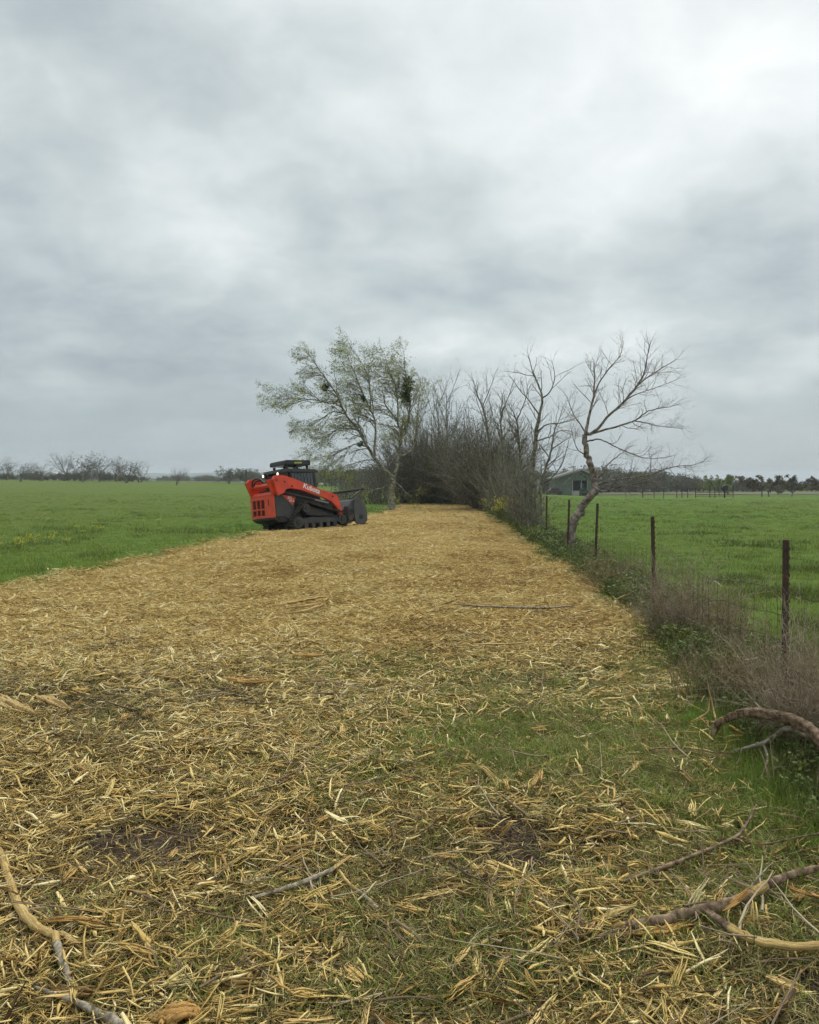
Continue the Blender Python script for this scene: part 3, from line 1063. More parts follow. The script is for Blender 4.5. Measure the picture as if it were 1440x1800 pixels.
# mistletoe hanging in its right limb, and smaller tufts along the left limb
rm = np.random.default_rng(3)
mist = empty('mistletoe', tuple(PX(715, 686, 46.4)))
tag(mist, 'dark green mistletoe clump hanging high in the leaning tree', 'mistletoe')
mtb, mt_tips = Tubes(), []
for i in range(150):
    st = np.array([rm.normal(0, .10), rm.normal(0, .12), rm.uniform(-.75, .75)])
    st[0] += .08 * st[2]
    grow(mtb, mt_tips, st, rm.normal(0, 1, 3), .32 * (1 - .4 * abs(st[2])), .006, 2, dict(n=[4], levels=2, wig=.2, bias=(0, 0, -.5), bw=.1, dens=[3], ang=(20, 60), len=[.2], rmax=[.01]), rm)
mtb.build('stems', M['twig_g'], mist, kind='stuff')
leaf_object('foliage', mt_tips, 14, .085, M['leaf_dark'], mist, rm, aspect=.7)
for (mx, my, ms) in ((573, 680, .55), (634, 780, .4), (639, 700, .35)):
    e = empty('mistletoe', tuple(PX(mx, my, 45.2)))
    tag(e, {573: 'small mistletoe tuft on the far left limb of the leaning tree', 634: 'small mistletoe tuft low on the left limb of the leaning tree',
            639: 'small mistletoe tuft on the middle limb of the leaning tree'}[mx], 'mistletoe')
    for ch in mist.children:
        c = ch.copy(); COL.objects.link(c); c.parent = e
    e.scale = (ms, ms, ms * .6)
    e.rotation_euler = (.3, .5, my)

# ---- the bare tree that leans over the fence
prm_h = dict(n=[6, 5, 5, 4], levels=3, wig=.24, bias=(.10, 0, .6), bw=.12, dens=[7.5, 10.0, 13.0], ang=(25, 65),
             len=[.62, .36, .19], rmax=[.010, .0052, .0034])
limbs_h = [
    ([(1008, 973), (1002, 950), (1004, 932), (1014, 906), (1033, 879), (1044, 858), (1045, 838), (1035, 812), (1030, 788), (1028, 764)], .125, .055, .1, 0),
    ([(1029, 766), (1037, 725), (1046, 690), (1047, 655), (1046, 628)], .05, .010, .3, 1),
    ([(1046, 690), (1056, 668), (1076, 640), (1096, 618), (1103, 596)], .025, .007, .5, 1, .3),
    ([(1029, 764), (1048, 757), (1072, 731), (1106, 700), (1141, 657), (1149, 624), (1157, 590)], .05, .008, -.4, 1, .1),
    ([(1118, 688), (1136, 668), (1172, 643), (1204, 626)], .024, .006, -.9, 1, -.2),
    ([(1104, 701), (1130, 688), (1154, 680), (1208, 661)], .022, .006, .7, 1, 0),
    ([(1040, 762), (1060, 757), (1094, 748), (1127, 737), (1152, 720), (1178, 714), (1211, 708)], .036, .007, .2, 1, .1),
    ([(1125, 738), (1148, 742), (1172, 748), (1220, 753)], .02, .006, -.6, 1, .1),
    ([(1032, 776), (1052, 772), (1072, 780), (1106, 796), (1140, 806), (1180, 802)], .028, .006, -.5, 1, .1),
    ([(1045, 850), (1060, 830), (1072, 813), (1086, 802), (1102, 790)], .032, .007, .6, 1, .1),
    ([(1046, 856), (1060, 864), (1090, 856), (1120, 850), (1160, 846)], .032, .006, -.9, 1.5, 0),
    ([(1046, 852), (1090, 842), (1135, 836), (1180, 822), (1225, 815), (1243, 806)], .030, .006, .9, 1.2, 0),
    ([(1029, 762), (1022, 748), (1010, 732), (1000, 712), (994, 694)], .022, .006, .3, 1, .1),
    ([(1030, 800), (1016, 790), (1008, 770), (1002, 752)], .018, .005, -.4, .8, .1),
    ([(1032, 840), (1018, 830), (1004, 838), (990, 852)], .02, .005, -.6, .8, .1),
]
th_, tips_h, org_h = traced_tree('bare_tree', limbs_h, 18.4, prm_h, M['bark_h'],
                                 'bare crooked tree leaning over the wire fence with twisted brown trunk', 'tree', 8,
                                 (.22, .03, M['leaf_olive']), squeeze=(1028, 764, .90, .94))

# ---- slender trees standing in and beside the thicket
prm_s = dict(n=[6, 5, 4, 4], levels=3, wig=.17, bias=(.05, 0, .8), bw=.12, dens=[3.2, 4.0, 5.0], ang=(22, 60),
             len=[1.1, .6, .32], rmax=[.018, .009, .006])
traced_tree('slender_tree', [
    ([(936, 925), (934, 880), (936, 840), (938, 805), (942, 762), (948, 732)], .10, .055, 0, .6),
    ([(948, 733), (953, 700), (946, 675), (936, 650), (930, 628)], .05, .009, .4, 1),
    ([(953, 700), (966, 690), (975, 664), (972, 640)], .028, .008, -.4, 1),
    ([(947, 728), (930, 704), (914, 686), (899, 664)], .028, .008, .5, 1),
    ([(943, 760), (962, 746), (984, 744), (1006, 738)], .03, .008, -.8, 1.2),
    ([(940, 776), (966, 768), (988, 756), (1008, 760)], .03, .008, .8, 1.2)],
    26.0, prm_s, M['twig_g'], 'tallest slender tree at the right end of the thicket with faint green buds', 'tree', 12, (.6, .05, M['leaf_olive']))
traced_tree('slender_tree', [
    ([(950, 905), (951, 880), (949, 854), (962, 815), (970, 790)], .05, .03, 0, .7),
    ([(970, 790), (974, 760), (984, 735), (990, 715)], .025, .007, .3, 1.2),
    ([(951, 852), (972, 838), (990, 812), (1000, 775)], .026, .008, -.3, 1.2),
    ([(970, 790), (984, 780), (1000, 770)], .02, .007, -.4, 1.2)],
    23.5, prm_s, M['twig_g'], 'forked thin tree just left of the fence posts in front of the barn', 'tree', 13, None)
for i, (pts, dep, lab, sd_) in enumerate([
    ([(737, 880), (736, 840), (733, 800), (731, 760), (734, 730), (737, 700), (746, 676)], 61, 'thin tree rising close behind the leaning tree at the left thicket edge', 31),
    ([(772, 880), (770, 820), (772, 760), (768, 720), (766, 690)], 64, 'thin bare tree poking out of the thicket left of its middle', 32),
    ([(790, 880), (788, 820), (786, 750), (785, 710), (784, 676)], 63, 'straight thin bare tree poking out of the middle of the thicket', 33),
    ([(856, 885), (862, 820), (858, 760), (848, 715), (838, 690), (832, 668)], 44, 'bare tree leaning left above the right half of the thicket', 34),
    ([(880, 900), (884, 840), (884, 780), (880, 730), (884, 700)], 36, 'dark dense bare tree over the yellow flowering weeds', 35),
    ([(905, 910), (908, 850), (914, 790), (908, 740), (900, 716)], 31, 'bare tree between the yellow flowers and the tallest slender tree', 36)]):
    k = dep / 46.0
    pp = dict(prm_s); pp['len'] = [1.25 * k, .7 * k, .38 * k]; pp['dens'] = [3.4 / k, 4.2 / k, 5 / k]; pp['rmax'] = [.02, .011, .008]
    c = lambda a, b_, dx, dy: [(pts[a][0], pts[a][1]), (pts[a][0] + dx * .5, pts[a][1] + dy * .45), (pts[a][0] + dx, pts[a][1] + dy)]
    traced_tree('thin_tree', [(pts, .085, .012, .2, .8), (c(2, 0, -26, -80), .035, .008, .9, 1, .1),
                              (c(3, 0, 24, -62), .03, .008, -.9, 1, .1)],
                dep, pp, M['twig_g'], lab, 'tree', sd_, (.9, .06, M['leaf_olive']))

# ------------------------------------------------------------------ thicket (one mass of stems, reads as a whole)
def thicket(name, n, area, hfun, seed, mat, leafmat, lper, label, dens=(2.1, 3.2), lsize=.07, k=1.0, spread=.5, lens=(1.2, .6)):
    r = np.random.default_rng(seed)
    tb, tips = Tubes(), []
    prm = dict(n=[5, 4, 3], levels=2, wig=.26, bias=(0, 0, .6), bw=.08, dens=list(dens), ang=(22, 70), len=list(lens), rmax=[.010 * k, .006 * k])
    for i in range(n):
        x_, y_ = area(r)
        h_ = hfun(x_, y_) * 1.10 * r.uniform(.62, 1.02)
        z_ = gz(x_, y_)
        ang = r.uniform(0, 6.28); sp = r.uniform(.05, spread)
        d = unit(np.array([math.cos(ang) * sp, math.sin(ang) * sp, 1]))
        pts = [np.array([x_, y_, z_ - .05])]
        for j in range(6):
            d = unit(d + r.normal(0, .19, 3) + np.array([math.cos(ang), math.sin(ang), .1]) * .03)
            pts.append(pts[-1] + d * h_ / 6)
        rad = np.linspace(r.uniform(.009, .026) * k, .005 * k, 7)
        tb.add(pts, rad, 4)
        kids(tb, tips, np.array(pts), rad, h_, 0, prm, r, .10)
    o = tb.build(name, mat, None, label=label, cat='thicket', kind='stuff')
    v, q = leaves(tips, lper, lsize, r)
    lf = link('foliage', np_mesh('foliage', v, q), leafmat, o)
    lf['kind'] = 'stuff'
    return o


def area_a(r):
    a = np.interp(r.random(), [0, .70, 1], [700, 835, 885])
    t = (a - CX) / F_PX
    edge = np.interp(a, [690, 720, 760, 800, 822, 835, 930], [58, 60.3, 60.3, 59.3, 57, 47, 44])
    y_ = edge + abs(r.normal(0, 2.6))
    return t * y_, y_


def h_a(x_, y_):
    px = CX + x_ / y_ * F_PX
    top = np.interp(px, [660, 695, 712, 740, 780, 830, 865, 900, 930, 960], [850, 790, 752, 732, 716, 712, 735, 765, 790, 820])
    return max(1.0, (HORIZON - top) / F_PX * y_ + EYE)


thicket('thicket', 760, area_a, h_a, 77, M['twig_g'], M['leaf_olive'], 2.0, 'dense grey brown leafless thicket closing off the far end of the mulched strip', k=1.9, lsize=.075, spread=.85)


thicket('thicket', 420, area_a, lambda a, b_: min(2.6, h_a(a, b_)), 91, M['twig_g'], M['leaf_olive'], .6, 'dark tangled undergrowth at the base of the thicket', (3.0, 3.4), .07, 2.0, .9, (.9, .5))


def area_b(r):
    y_ = r.uniform(24, 50)
    e = np.interp(y_, RE_Y, RE_X)
    return e + 0.12 + abs(r.normal(0, .20)) + (y_ - 24) * .035 * r.random(), y_


def h_b(x_, y_):
    px = CX + x_ / y_ * F_PX
    top = np.interp(px, [820, 850, 880, 900, 930, 945, 965], [750, 745, 765, 785, 800, 830, 870])
    return max(.8, ((HORIZON - top) / F_PX * y_ + EYE) * np.interp(y_, [24, 34, 50], [.72, .95, 1.0]))


thicket('hedgerow_brush', 210, area_b, h_b, 78, M['twig_g'], M['leaf_olive'], 1.6,
        'brown twiggy brush grown up along the fence from the posts to the thicket', (4.5, 6.0), .045, 1.0, .28, (.62, .32))


def area_c(r):
    return r.uniform(-5.5, -1.3), r.uniform(56, 66)


thicket('hedgerow_brush', 130, area_c, lambda a, b_: 1.5 + max(0, (a + 5.5)) * .45, 79, M['twig_g'], M['leaf_olive'], .8,
        'low grey brush behind the foot of the leaning tree left of the thicket', k=1.8)


# ------------------------------------------------------------------ hard-surface helpers
def bm_obj(name, bm, mat, parent=None, bevel=0.0, smooth=False):
    bmesh.ops.recalc_face_normals(bm, faces=bm.faces)
    if bevel:
        es = [e for e in bm.edges if len(e.link_faces) == 2 and e.calc_face_angle(0) > 0.5]
        bmesh.ops.bevel(bm, geom=es, offset=bevel, segments=2, affect='EDGES', clamp_overlap=True)
    me = bpy.data.meshes.new(name)
    bm.to_mesh(me); bm.free()
    return link(name, me, mat, parent, smooth)


def box(bm, c, s, rot=None):
    m = Matrix.Translation(c) @ (Euler(rot).to_matrix().to_4x4() if rot else Matrix()) @ Matrix.Diagonal((*s, 1))
    bmesh.ops.create_cube(bm, size=1, matrix=m)


def prism(bm, prof, y0, y1):
    """profile in the x-z plane extruded along y"""
    a = [bm.verts.new((x_, y0, z_)) for x_, z_ in prof]
    b_ = [bm.verts.new((x_, y1, z_)) for x_, z_ in prof]
    bm.faces.new(a); bm.faces.new(b_[::-1])
    n = len(prof)
    for i in range(n):
        bm.faces.new((a[i], b_[i], b_[(i + 1) % n], a[(i + 1) % n]))


def cyl(bm, p0, p1, r, seg=16, r2=None):
    p0 = Vector(p0); p1 = Vector(p1)
    d = p1 - p0
    m = Matrix.Translation((p0 + p1) / 2) @ d.to_track_quat('Z', 'Y').to_matrix().to_4x4()
    bmesh.ops.create_cone(bm, cap_ends=True, segments=seg, radius1=r, radius2=r if r2 is None else r2, depth=d.length, matrix=m)


def pbox(name, c, s, mat, parent, bevel=0.0, rot=None):
    bm = bmesh.new(); box(bm, c, s, rot)
    return bm_obj(name, bm, mat, parent, bevel)


def pprism(name, prof, y0, y1, mat, parent, bevel=0.0):
    bm = bmesh.new(); prism(bm, prof, y0, y1)
    return bm_obj(name, bm, mat, parent, bevel)


def pcyl(name, p0, p1, r, mat, parent, seg=16, bevel=0.0):
    bm = bmesh.new(); cyl(bm, p0, p1, r, seg)
    return bm_obj(name, bm, mat, parent, bevel)


def ptube(name, pts, r, mat, parent, sides=8):
    tb = Tubes(); L3 = smooth_line(pts, 4); tb.add(L3, np.full(len(L3), r), sides)
    return tb.build(name, mat, parent)


# ------------------------------------------------------------------ the red tracked loader with its mulching head
MR = simple_mat('orange_red_paint', (0.64, 0.058, 0.020), 0.42, var=0.14, scale=3, dirt=(0.24, 0.12, 0.06), dirt_amt=0.6)
MD = simple_mat('dark_grey_paint', (0.032, 0.036, 0.040), 0.5, var=0.2, scale=4, dirt=(0.12, 0.09, 0.06), dirt_amt=0.35)
MB = simple_mat('black_steel', (0.014, 0.014, 0.015), 0.5, var=0.25, scale=5, dirt=(0.07, 0.055, 0.04), dirt_amt=0.4)
MRUB = simple_mat('track_rubber', (0.018, 0.018, 0.018), 0.85, var=0.3, scale=9, dirt=(0.11, 0.08, 0.05), dirt_amt=0.7)
MG = simple_mat('dark_cab_glass', (0.020, 0.028, 0.030), 0.08, var=0.1, spec=0.9)
MMUL = simple_mat('mulcher_grey_steel', (0.060, 0.062, 0.064), 0.5, var=0.2, scale=5, dirt=(0.17, 0.13, 0.09), dirt_amt=0.4)
MST = simple_mat('bare_steel', (0.40, 0.40, 0.40), 0.35, 0.8, var=0.15)
MWH = simple_mat('white_decal', (0.80, 0.80, 0.78), 0.5, var=0.03)
MYL = simple_mat('yellow_green_decal', (0.34, 0.40, 0.08), 0.5, var=0.1)
MSH = simple_mat('dark_louvre_interior', (0.10, 0.022, 0.012), 0.7, var=0.3)
mlamp, tl, bl = new_mat('lit_work_lamp')
bl.inputs['Base Color'].default_value = (0.9, 0.9, 0.75, 1)
bl.inputs['Emission Color'].default_value = (1.0, 0.95, 0.72, 1)
bl.inputs['Emission Strength'].default_value = 0.9

mz = float(base_h(np.array([MACH[0]]), np.array([MACH[1]]))[0])
mroot = empty('compact_track_loader', (MACH[0], MACH[1], mz - 0.17))
mroot.rotation_euler = (Matrix.Rotation(MACH_A, 3, 'Z') @ Matrix.Rotation(-MACH_PITCH, 3, 'Y') @ Matrix.Rotation(-MACH_ROLL, 3, 'X')).to_euler()
tag(mroot, 'orange red compact track loader on black rubber tracks at the left edge of the mulch', 'track loader')

# main body between the tracks and the rear hood
BW = 0.74
body = pprism('body', [(0.10, .50), (0.02, .62), (0.02, 1.24), (.35, 1.28), (.62, 1.10), (2.55, .98), (2.62, .42), (2.2, .26), (.7, .26), (.45, .42)], -.50, .50, MD, mroot, .02)
for s in (-1, 1):
    y0, y1 = (s * .505, s * BW)
    pan = pprism('side_panel', [(0.0, .52), (0.0, 1.26), (.34, 1.27), (.62, 1.05), (.80, .82), (.72, .50), (.62, .36), (.30, .50)], min(y0, y1), max(y0, y1), MD, mroot, .015)
    pprism('hood_skirt', [(.04, .515), (.10, .36), (.60, .30), (.62, .355), (.30, .495)], min(s * .50, s * .70), max(s * .50, s * .70), MB, mroot, .008)
    ye = s * (BW + .008)
    dec = pprism('corner_plate', [(.30, 1.24), (.86, 1.18), (.70, .86)], min(ye - .006, ye + .006), max(ye - .006, ye + .006), MR, mroot)
# rear door with its grille openings
bm = bmesh.new()
W2 = .735
zs = [.50, .56, .72, .755, .99, 1.08, 1.24]
def door_plate(bm, y0, y1, z0, z1, t=.05):
    box(bm, (-.03, (y0 + y1) / 2, (z0 + z1) / 2), (t, y1 - y0, z1 - z0))
cols_ = [(.62, .40), (.345, .125), (.07, -.15)]        # openings, left to right seen from behind
door_plate(bm, -W2, W2, .50, .585); door_plate(bm, -W2, W2, 1.13, 1.25)
edges = [W2] + [v for c_ in cols_ for v in c_] + [-W2]
for k in range(0, len(edges), 2):
    door_plate(bm, edges[k + 1], edges[k], .585, 1.13)
for a, b_ in cols_:
    door_plate(bm, b_, a, .775, .83)
door = bm_obj('rear_door', bm, MR, mroot)
for ci, (a, b_) in enumerate(cols_):
    for (z0, z1) in ((.585, .775), (.83, 1.13 if ci != 1 else 1.06)):
        bm = bmesh.new()
        n_ = int((z1 - z0) / .035)
        for i in range(n_):
            box(bm, (-.018, (a + b_) / 2, z0 + (i + .5) * (z1 - z0) / n_), (.02, a - b_, .014), (0, .5, 0))
        gr = bm_obj('grille', bm, MSH, door)
pbox('grille_backing', (.012, 0, .86), (.012, 1.40, .60), MSH, mroot)
bm = bmesh.new(); box(bm, (-.062, -.42, 1.02), (.014, .035, .20)); 
bm_obj('door_handle', bm, MSH, door)
pprism('rear_bumper', [(-.05, .44), (-.05, .49), (.12, .49), (.30, .30), (.10, .34)], -.70, .70, MB, mroot, .01)
pprism('hood', [(-.04, 1.26), (-.02, 1.33), (.10, 1.38), (.45, 1.40), (.50, 1.29), (.0, 1.26)], -.70, .70, MR, mroot, .015)
pprism('radiator_screen', [(.10, 1.385), (.12, 1.43), (.50, 1.44), (.52, 1.40)], -.42, .42, MB, mroot, .008)

# lift arms
arm_prof = [(-.10, 1.78), (-.02, 1.89), (.14, 1.915), (.40, 1.88), (.75, 1.77), (1.25, 1.58), (1.85, 1.36), (2.30, 1.22), (2.50, 1.15), (2.56, 1.05),
            (2.72, .50), (2.66, .40), (2.58, .43), (2.44, .72), (2.25, .92), (1.95, 1.06), (1.50, 1.20), (1.05, 1.36), (.62, 1.44), (.38, 1.43), (.30, 1.30), (.06, 1.22), (-.02, 1.45)]
for s in (-1, 1):
    a, b_ = sorted((s * .76, s * .90))
    arm = pprism('lift_arm', arm_prof, a, b_, MR, mroot, .012)
    for (x_, z_) in ((.02, 1.74), (.34, 1.68), (.62, 1.52), (2.52, .62), (2.30, 1.10)):
        pcyl('pin', (x_, s * .89, z_), (x_, s * .925, z_), .028, MB, arm, 10)
    a, b_ = sorted((s * .62, s * .755))
    pprism('arm_tower', [(-.05, 1.30), (-.22, 1.70), (-.24, 1.78), (.02, 1.80), (.08, 1.62), (.22, 1.50), (.22, 1.29)], a, b_, MR, mroot, .012)
    pcyl('lift_cylinder', (.35, s * .83, 1.30), (1.55, s * .83, 1.02), .05, MB, mroot, 12)
    pcyl('cylinder_rod', (1.55, s * .83, 1.02), (2.15, s * .83, .88), .028, MST, mroot, 10)
pcyl('cross_tube', (.02, -.62, 1.60), (.02, .62, 1.60), .07, MR, mroot, 14)
ptube('hydraulic_hose', [(-.05, .55, 1.62), (-.08, .42, 1.84), (.05, .22, 1.88), (.15, .05, 1.66), (.25, .0, 1.5)], .035, MB, mroot)
ptube('hydraulic_hose', [(-.02, .50, 1.60), (-.02, .36, 1.78), (.12, .18, 1.80), (.22, .0, 1.60)], .03, MB, mroot)

# cab
pprism('cab_shell', [(.50, 1.35), (.45, 1.95), (.60, 2.05), (.78, 2.06), (.82, 1.30)], -.50, .50, MB, mroot, .015)
pprism('cab_roof', [(.42, 2.02), (.44, 2.12), (.70, 2.17), (1.90, 2.11), (2.04, 2.04), (2.02, 1.99), (.60, 2.04)], -.54, .54, MD, mroot, .015)
pprism('cab_base', [(.80, 1.10), (.80, 1.42), (1.95, 1.32), (2.10, .96)], -.50, .50, MB, mroot, .01)
pprism('cab_glass', [(.86, 1.42), (.86, 2.02), (1.86, 1.98), (1.93, 1.33)], -.485, .485, MG, mroot, .01)
for s in (-1, 1):
    pprism('window_frame', [(1.86, 1.33), (1.80, 2.0), (1.88, 2.0), (1.97, 1.33)], s * .485 - .02, s * .485 + .02, MB, mroot, .004)
    pprism('window_frame', [(.84, 1.40), (.84, 2.03), (.93, 2.03), (.93, 1.40)], s * .487 - .02, s * .487 + .02, MB, mroot, .004)
    bm = bmesh.new()
    for i in range(6):
        box(bm, (1.05 + i * .13, s * .492, 1.69), (.012, .012, .58))
    box(bm, (1.38, s * .492, 1.99), (.9, .012, .02)); box(bm, (1.38, s * .492, 1.42), (.9, .012, .02))
    bm_obj('side_guard', bm, MD, mroot)
    lm = pbox('lamp_housing', (.42, s * .47, 1.98), (.10, .18, .13), MB, mroot, .01)
    bm = bmesh.new(); cyl(bm, (.372, s * .47, 1.98), (.36, s * .47, 1.98), .052, 14); bm_obj('lamp', bm, mlamp, lm)
# roof box (air conditioner / cooler) on short feet
rb = pprism('roof_box', [(.62, 2.28), (.64, 2.42), (.72, 2.45), (1.66, 2.43), (1.70, 2.40), (1.70, 2.25)], -.58, .42, MB, mroot, .02)
pbox('decal', (1.16, -.588, 2.345), (.30, .008, .055), MYL, rb)
for x_ in (.74, 1.16, 1.58):
    for s in (-.50, .30):
        pbox('box_foot', (x_, s, 2.205), (.07, .06, .14), MB, mroot)
pbox('box_pipe', (.68, -.1, 2.26), (.05, .7, .03), MST, mroot)

# tracks
def hull_of_circles(cs, n=40):
    pts = []
    for (cx_, cz_, r_) in cs:
        for i in range(n):
            a = i / n * 2 * math.pi
            pts.append((cx_ + r_ * math.cos(a), cz_ + r_ * math.sin(a)))
    pts = sorted(set(pts))
    def half(p):
        o_ = []
        for q in p:
            while len(o_) >= 2 and (o_[-1][0] - o_[-2][0]) * (q[1] - o_[-2][1]) - (o_[-1][1] - o_[-2][1]) * (q[0] - o_[-2][0]) <= 0:
                o_.pop()
            o_.append(q)
        return o_
    lo = half(pts); up = half(pts[::-1])
    return lo[:-1] + up[:-1]

wheels = [(.78, .27, .25), (2.66, .27, .23), (1.15, .74, .20), (1.7, .10, .10)]
outer = hull_of_circles([(a, b_, r_ + .02) for a, b_, r_ in wheels])
def resample(poly, step):
    P_ = np.array(poly + [poly[0]]); s_ = np.concatenate([[0], np.cumsum(np.linalg.norm(np.diff(P_, axis=0), axis=1))])
    n = int(round(s_[-1] / step)); t = np.arange(n) / n * s_[-1]
    return [(np.interp(q, s_, P_[:, 0]), np.interp(q, s_, P_[:, 1])) for q in t], s_[-1]
for s in (-1, 1):
    yc = s * .755
    hw = .205
    tr = empty('track'); tr.parent = mroot
    belt, _ = resample(outer, .055)
    bm = bmesh.new()
    n = len(belt)
    rings = []
    for i, (x_, z_) in enumerate(belt):
        a = np.array(belt[(i + 1) % n]) - np.array(belt[i - 1]); a = a / np.linalg.norm(a)
        nx_, nz_ = a[1], -a[0]
        o_ = (x_, z_); i_ = (x_ - nx_ * .035, z_ - nz_ * .035)
        rings.append([bm.verts.new((o_[0], yc - hw, o_[1])), bm.verts.new((o_[0], yc + hw, o_[1])),
                      bm.verts.new((i_[0], yc + hw, i_[1])), bm.verts.new((i_[0], yc - hw, i_[1]))])
    for i in range(n):
        A, B = rings[i], rings[(i + 1) % n]
        for k in range(4):
            bm.faces.new((A[k], A[(k + 1) % 4], B[(k + 1) % 4], B[k]))
    tb_ = bm_obj('belt', bm, MRUB, tr)
    lugs, _ = resample(outer, .11)
    n = len(lugs)
    lugm = None
    for i, (x_, z_) in enumerate(lugs):
        a = np.array(lugs[(i + 1) % n]) - np.array(lugs[i - 1]); a = a / np.linalg.norm(a)
        nx_, nz_ = a[1], -a[0]
        if lugm is None:
            bm = bmesh.new(); box(bm, (0, 0, 0), (.055, hw * 2 + .01, .034)); lugm = bpy.data.meshes.new('lug'); bm.to_mesh(lugm); bm.free(); lugm.materials.append(MRUB)
        lo_ = bpy.data.objects.new('lug', lugm); COL.objects.link(lo_); lo_.parent = tr
        lo_.location = (x_ + nx_ * .012, yc, z_ + nz_ * .012)
        lo_.rotation_euler = (0, -math.atan2(a[1], a[0]), 0)
    for (cx_, cz_, r_) in wheels[:3]:
        w = empty('wheel'); w.parent = mroot
        w.location = (cx_, yc, cz_)
        pcyl('rim', (0, -hw * .8, 0), (0, hw * .8, 0), r_ - .045, MD, w, 24, .01)
        pcyl('hub', (0, -hw * .95, 0), (0, hw * .95, 0), r_ * .42, MB, w, 12)
    for k in range(5):
        pcyl('roller', (1.08 + k * .31, yc - .17, .13), (1.08 + k * .31, yc + .17, .13), .085, MD, mroot, 14)
    pprism('track_frame', [(.80, .20), (.84, .36), (1.30, .42), (2.2, .36), (2.62, .30), (2.62, .20)], yc - .14, yc + .14, MD, mroot, .01)
    pprism('track_guard', [(1.12, .80), (1.16, .50), (1.6, .45), (2.45, .40), (2.5, .34), (1.9, .60)], yc - .10, yc + .06, MB, mroot, .01)

# writing on the near arm and the small red plate
def text_part(txt, size, loc, parent, mat, roll=0.0, side=-1, shear=0.0, extr=.002):
    cu = bpy.data.curves.new('lettering', 'FONT')
    cu.body = txt; cu.size = size; cu.extrude = extr; cu.align_x = 'CENTER'; cu.align_y = 'CENTER'; cu.shear = shear
    cu.space_character = 1.02
    cu.materials.append(mat)
    cu.offset = size * .02
    o = bpy.data.objects.new('lettering', cu); COL.objects.link(o); o.parent = parent
    m = Matrix(((1, 0, 0), (0, 0, 1), (0, 1, 0))) if side > 0 else Matrix(((1, 0, 0), (0, 0, -1), (0, 1, 0)))
    if side > 0:
        m = Matrix(((-1, 0, 0), (0, 0, 1), (0, 1, 0)))
    m4 = m.to_4x4() @ Matrix.Rotation(roll, 4, 'Z')
    bpy.context.view_layer.update()
    me = bpy.data.meshes.new_from_object(o.evaluated_get(bpy.context.evaluated_depsgraph_get()))
    bpy.data.objects.remove(o)
    me.name = 'lettering'
    o = bpy.data.objects.new('lettering', me); COL.objects.link(o); o.parent = parent
    o.rotation_euler = m4.to_euler(); o.location = loc
    return o


text_part('Kubota', .24, (1.42, -.904, 1.40), mroot, MWH, -math.atan2(.22, .6), shear=.1)
text_part('SVL', .12, (.60, -.762, 1.13), mroot, MWH, -.08)
text_part('97-2', .11, (.66, -.762, 1.02), mroot, MWH, -.08)
text_part('Kubota', .24, (1.42, .904, 1.40), mroot, MWH, math.atan2(.22, .6))

# mulching head (its own thing, coupled to the arms)
mul = empty('mulching_head'); mul.location = mroot.location; mul.rotation_euler = mroot.rotation_euler
tag(mul, 'dark grey forestry mulcher head with push bar mounted on the front of the loader', 'mulcher')
pprism('coupler_plate', [(2.74, .38), (2.74, .95), (2.84, .95), (2.84, .38)], -.58, .58, MB, mul, .01)
pprism('housing', [(2.92, .20), (2.96, .72), (3.14, .92), (3.36, .96), (3.58, .80), (3.66, .46), (3.42, .50), (3.10, .18)], -.90, .90, MMUL, mul, .012)
for s in (-1, 1):
    a, b_ = sorted((s * .90, s * .96))
    pprism('side_plate', [(3.20, .12), (3.16, .60), (3.22, .94), (3.38, 1.04), (3.62, .90), (3.78, .50), (3.76, .16), (3.62, .03), (3.36, .03)], a, b_, MMUL, mul, .012)
    pcyl('bearing_hub', (3.48, s * .955, .30), (3.48, s * .975, .30), .09, MB, mul, 16, .008)
    pbox('skid', (3.42, s * .93, .035), (.62, .08, .03), MB, mul)
rot_ = pcyl('rotor', (3.46, -.88, .30), (3.46, .88, .30), .15, MB, mul, 18)
th_mesh = None
for i in range(28):
    a = i * 2.4; y_ = -.84 + i * .0622
    bm = bmesh.new() if th_mesh is None else None
    if bm:
        box(bm, (0, 0, 0), (.07, .055, .07)); th_mesh = bpy.data.meshes.new('tooth'); bm.to_mesh(th_mesh); bm.free(); th_mesh.materials.append(MST)
    t_ = bpy.data.objects.new('tooth', th_mesh); COL.objects.link(t_); t_.parent = rot_
    t_.location = (3.46 + .185 * math.cos(a), y_, .30 + .185 * math.sin(a)); t_.rotation_euler = (0, -a, 0)
# decals and fittings on the rear face
for (y_, z_, w_, h_, m_) in ((-.55, .84, .22, .13, MWH), (-.22, .86, .20, .12, MWH), (-.52, .52, .15, .11, MWH), (-.74, .30, .13, .13, MWH)):
    pbox('decal', (2.935, y_, z_ - .16), (.008, w_, h_), simple_mat('worn_label', (.42, .40, .38), .6, var=.35, scale=30), mul)
pcyl('drive_motor', (3.02, -.72, .50), (3.02, -.93, .50), .12, MB, mul, 14, .01)
ptube('hydraulic_hose', [(2.60, -.2, .95), (2.78, -.25, 1.10), (2.95, -.35, 1.02)], .03, MB, mul)
ptube('hydraulic_hose', [(2.60, -.1, .95), (2.80, -.10, 1.13), (2.98, -.2, 1.0)], .03, MB, mul)
for s in (-1, 1):
    pcyl('bar_strut', (3.12, s * .84, .98), (3.62, s * .92, 1.28), .035, MMUL, mul, 8)
    pcyl('bar_strut', (3.45, s * .84, .88), (3.62, s * .92, 1.26), .028, MMUL, mul, 8)
pb = pcyl('push_bar', (3.62, -1.02, 1.30), (3.62, 1.02, 1.30), .048, MB, mul, 12)
for y_ in (-.5, 0, .5):
    pbox('bar_hook', (3.60, y_, 1.23), (.03, .05, .12), MB, mul, 0, (0, .5, 0))

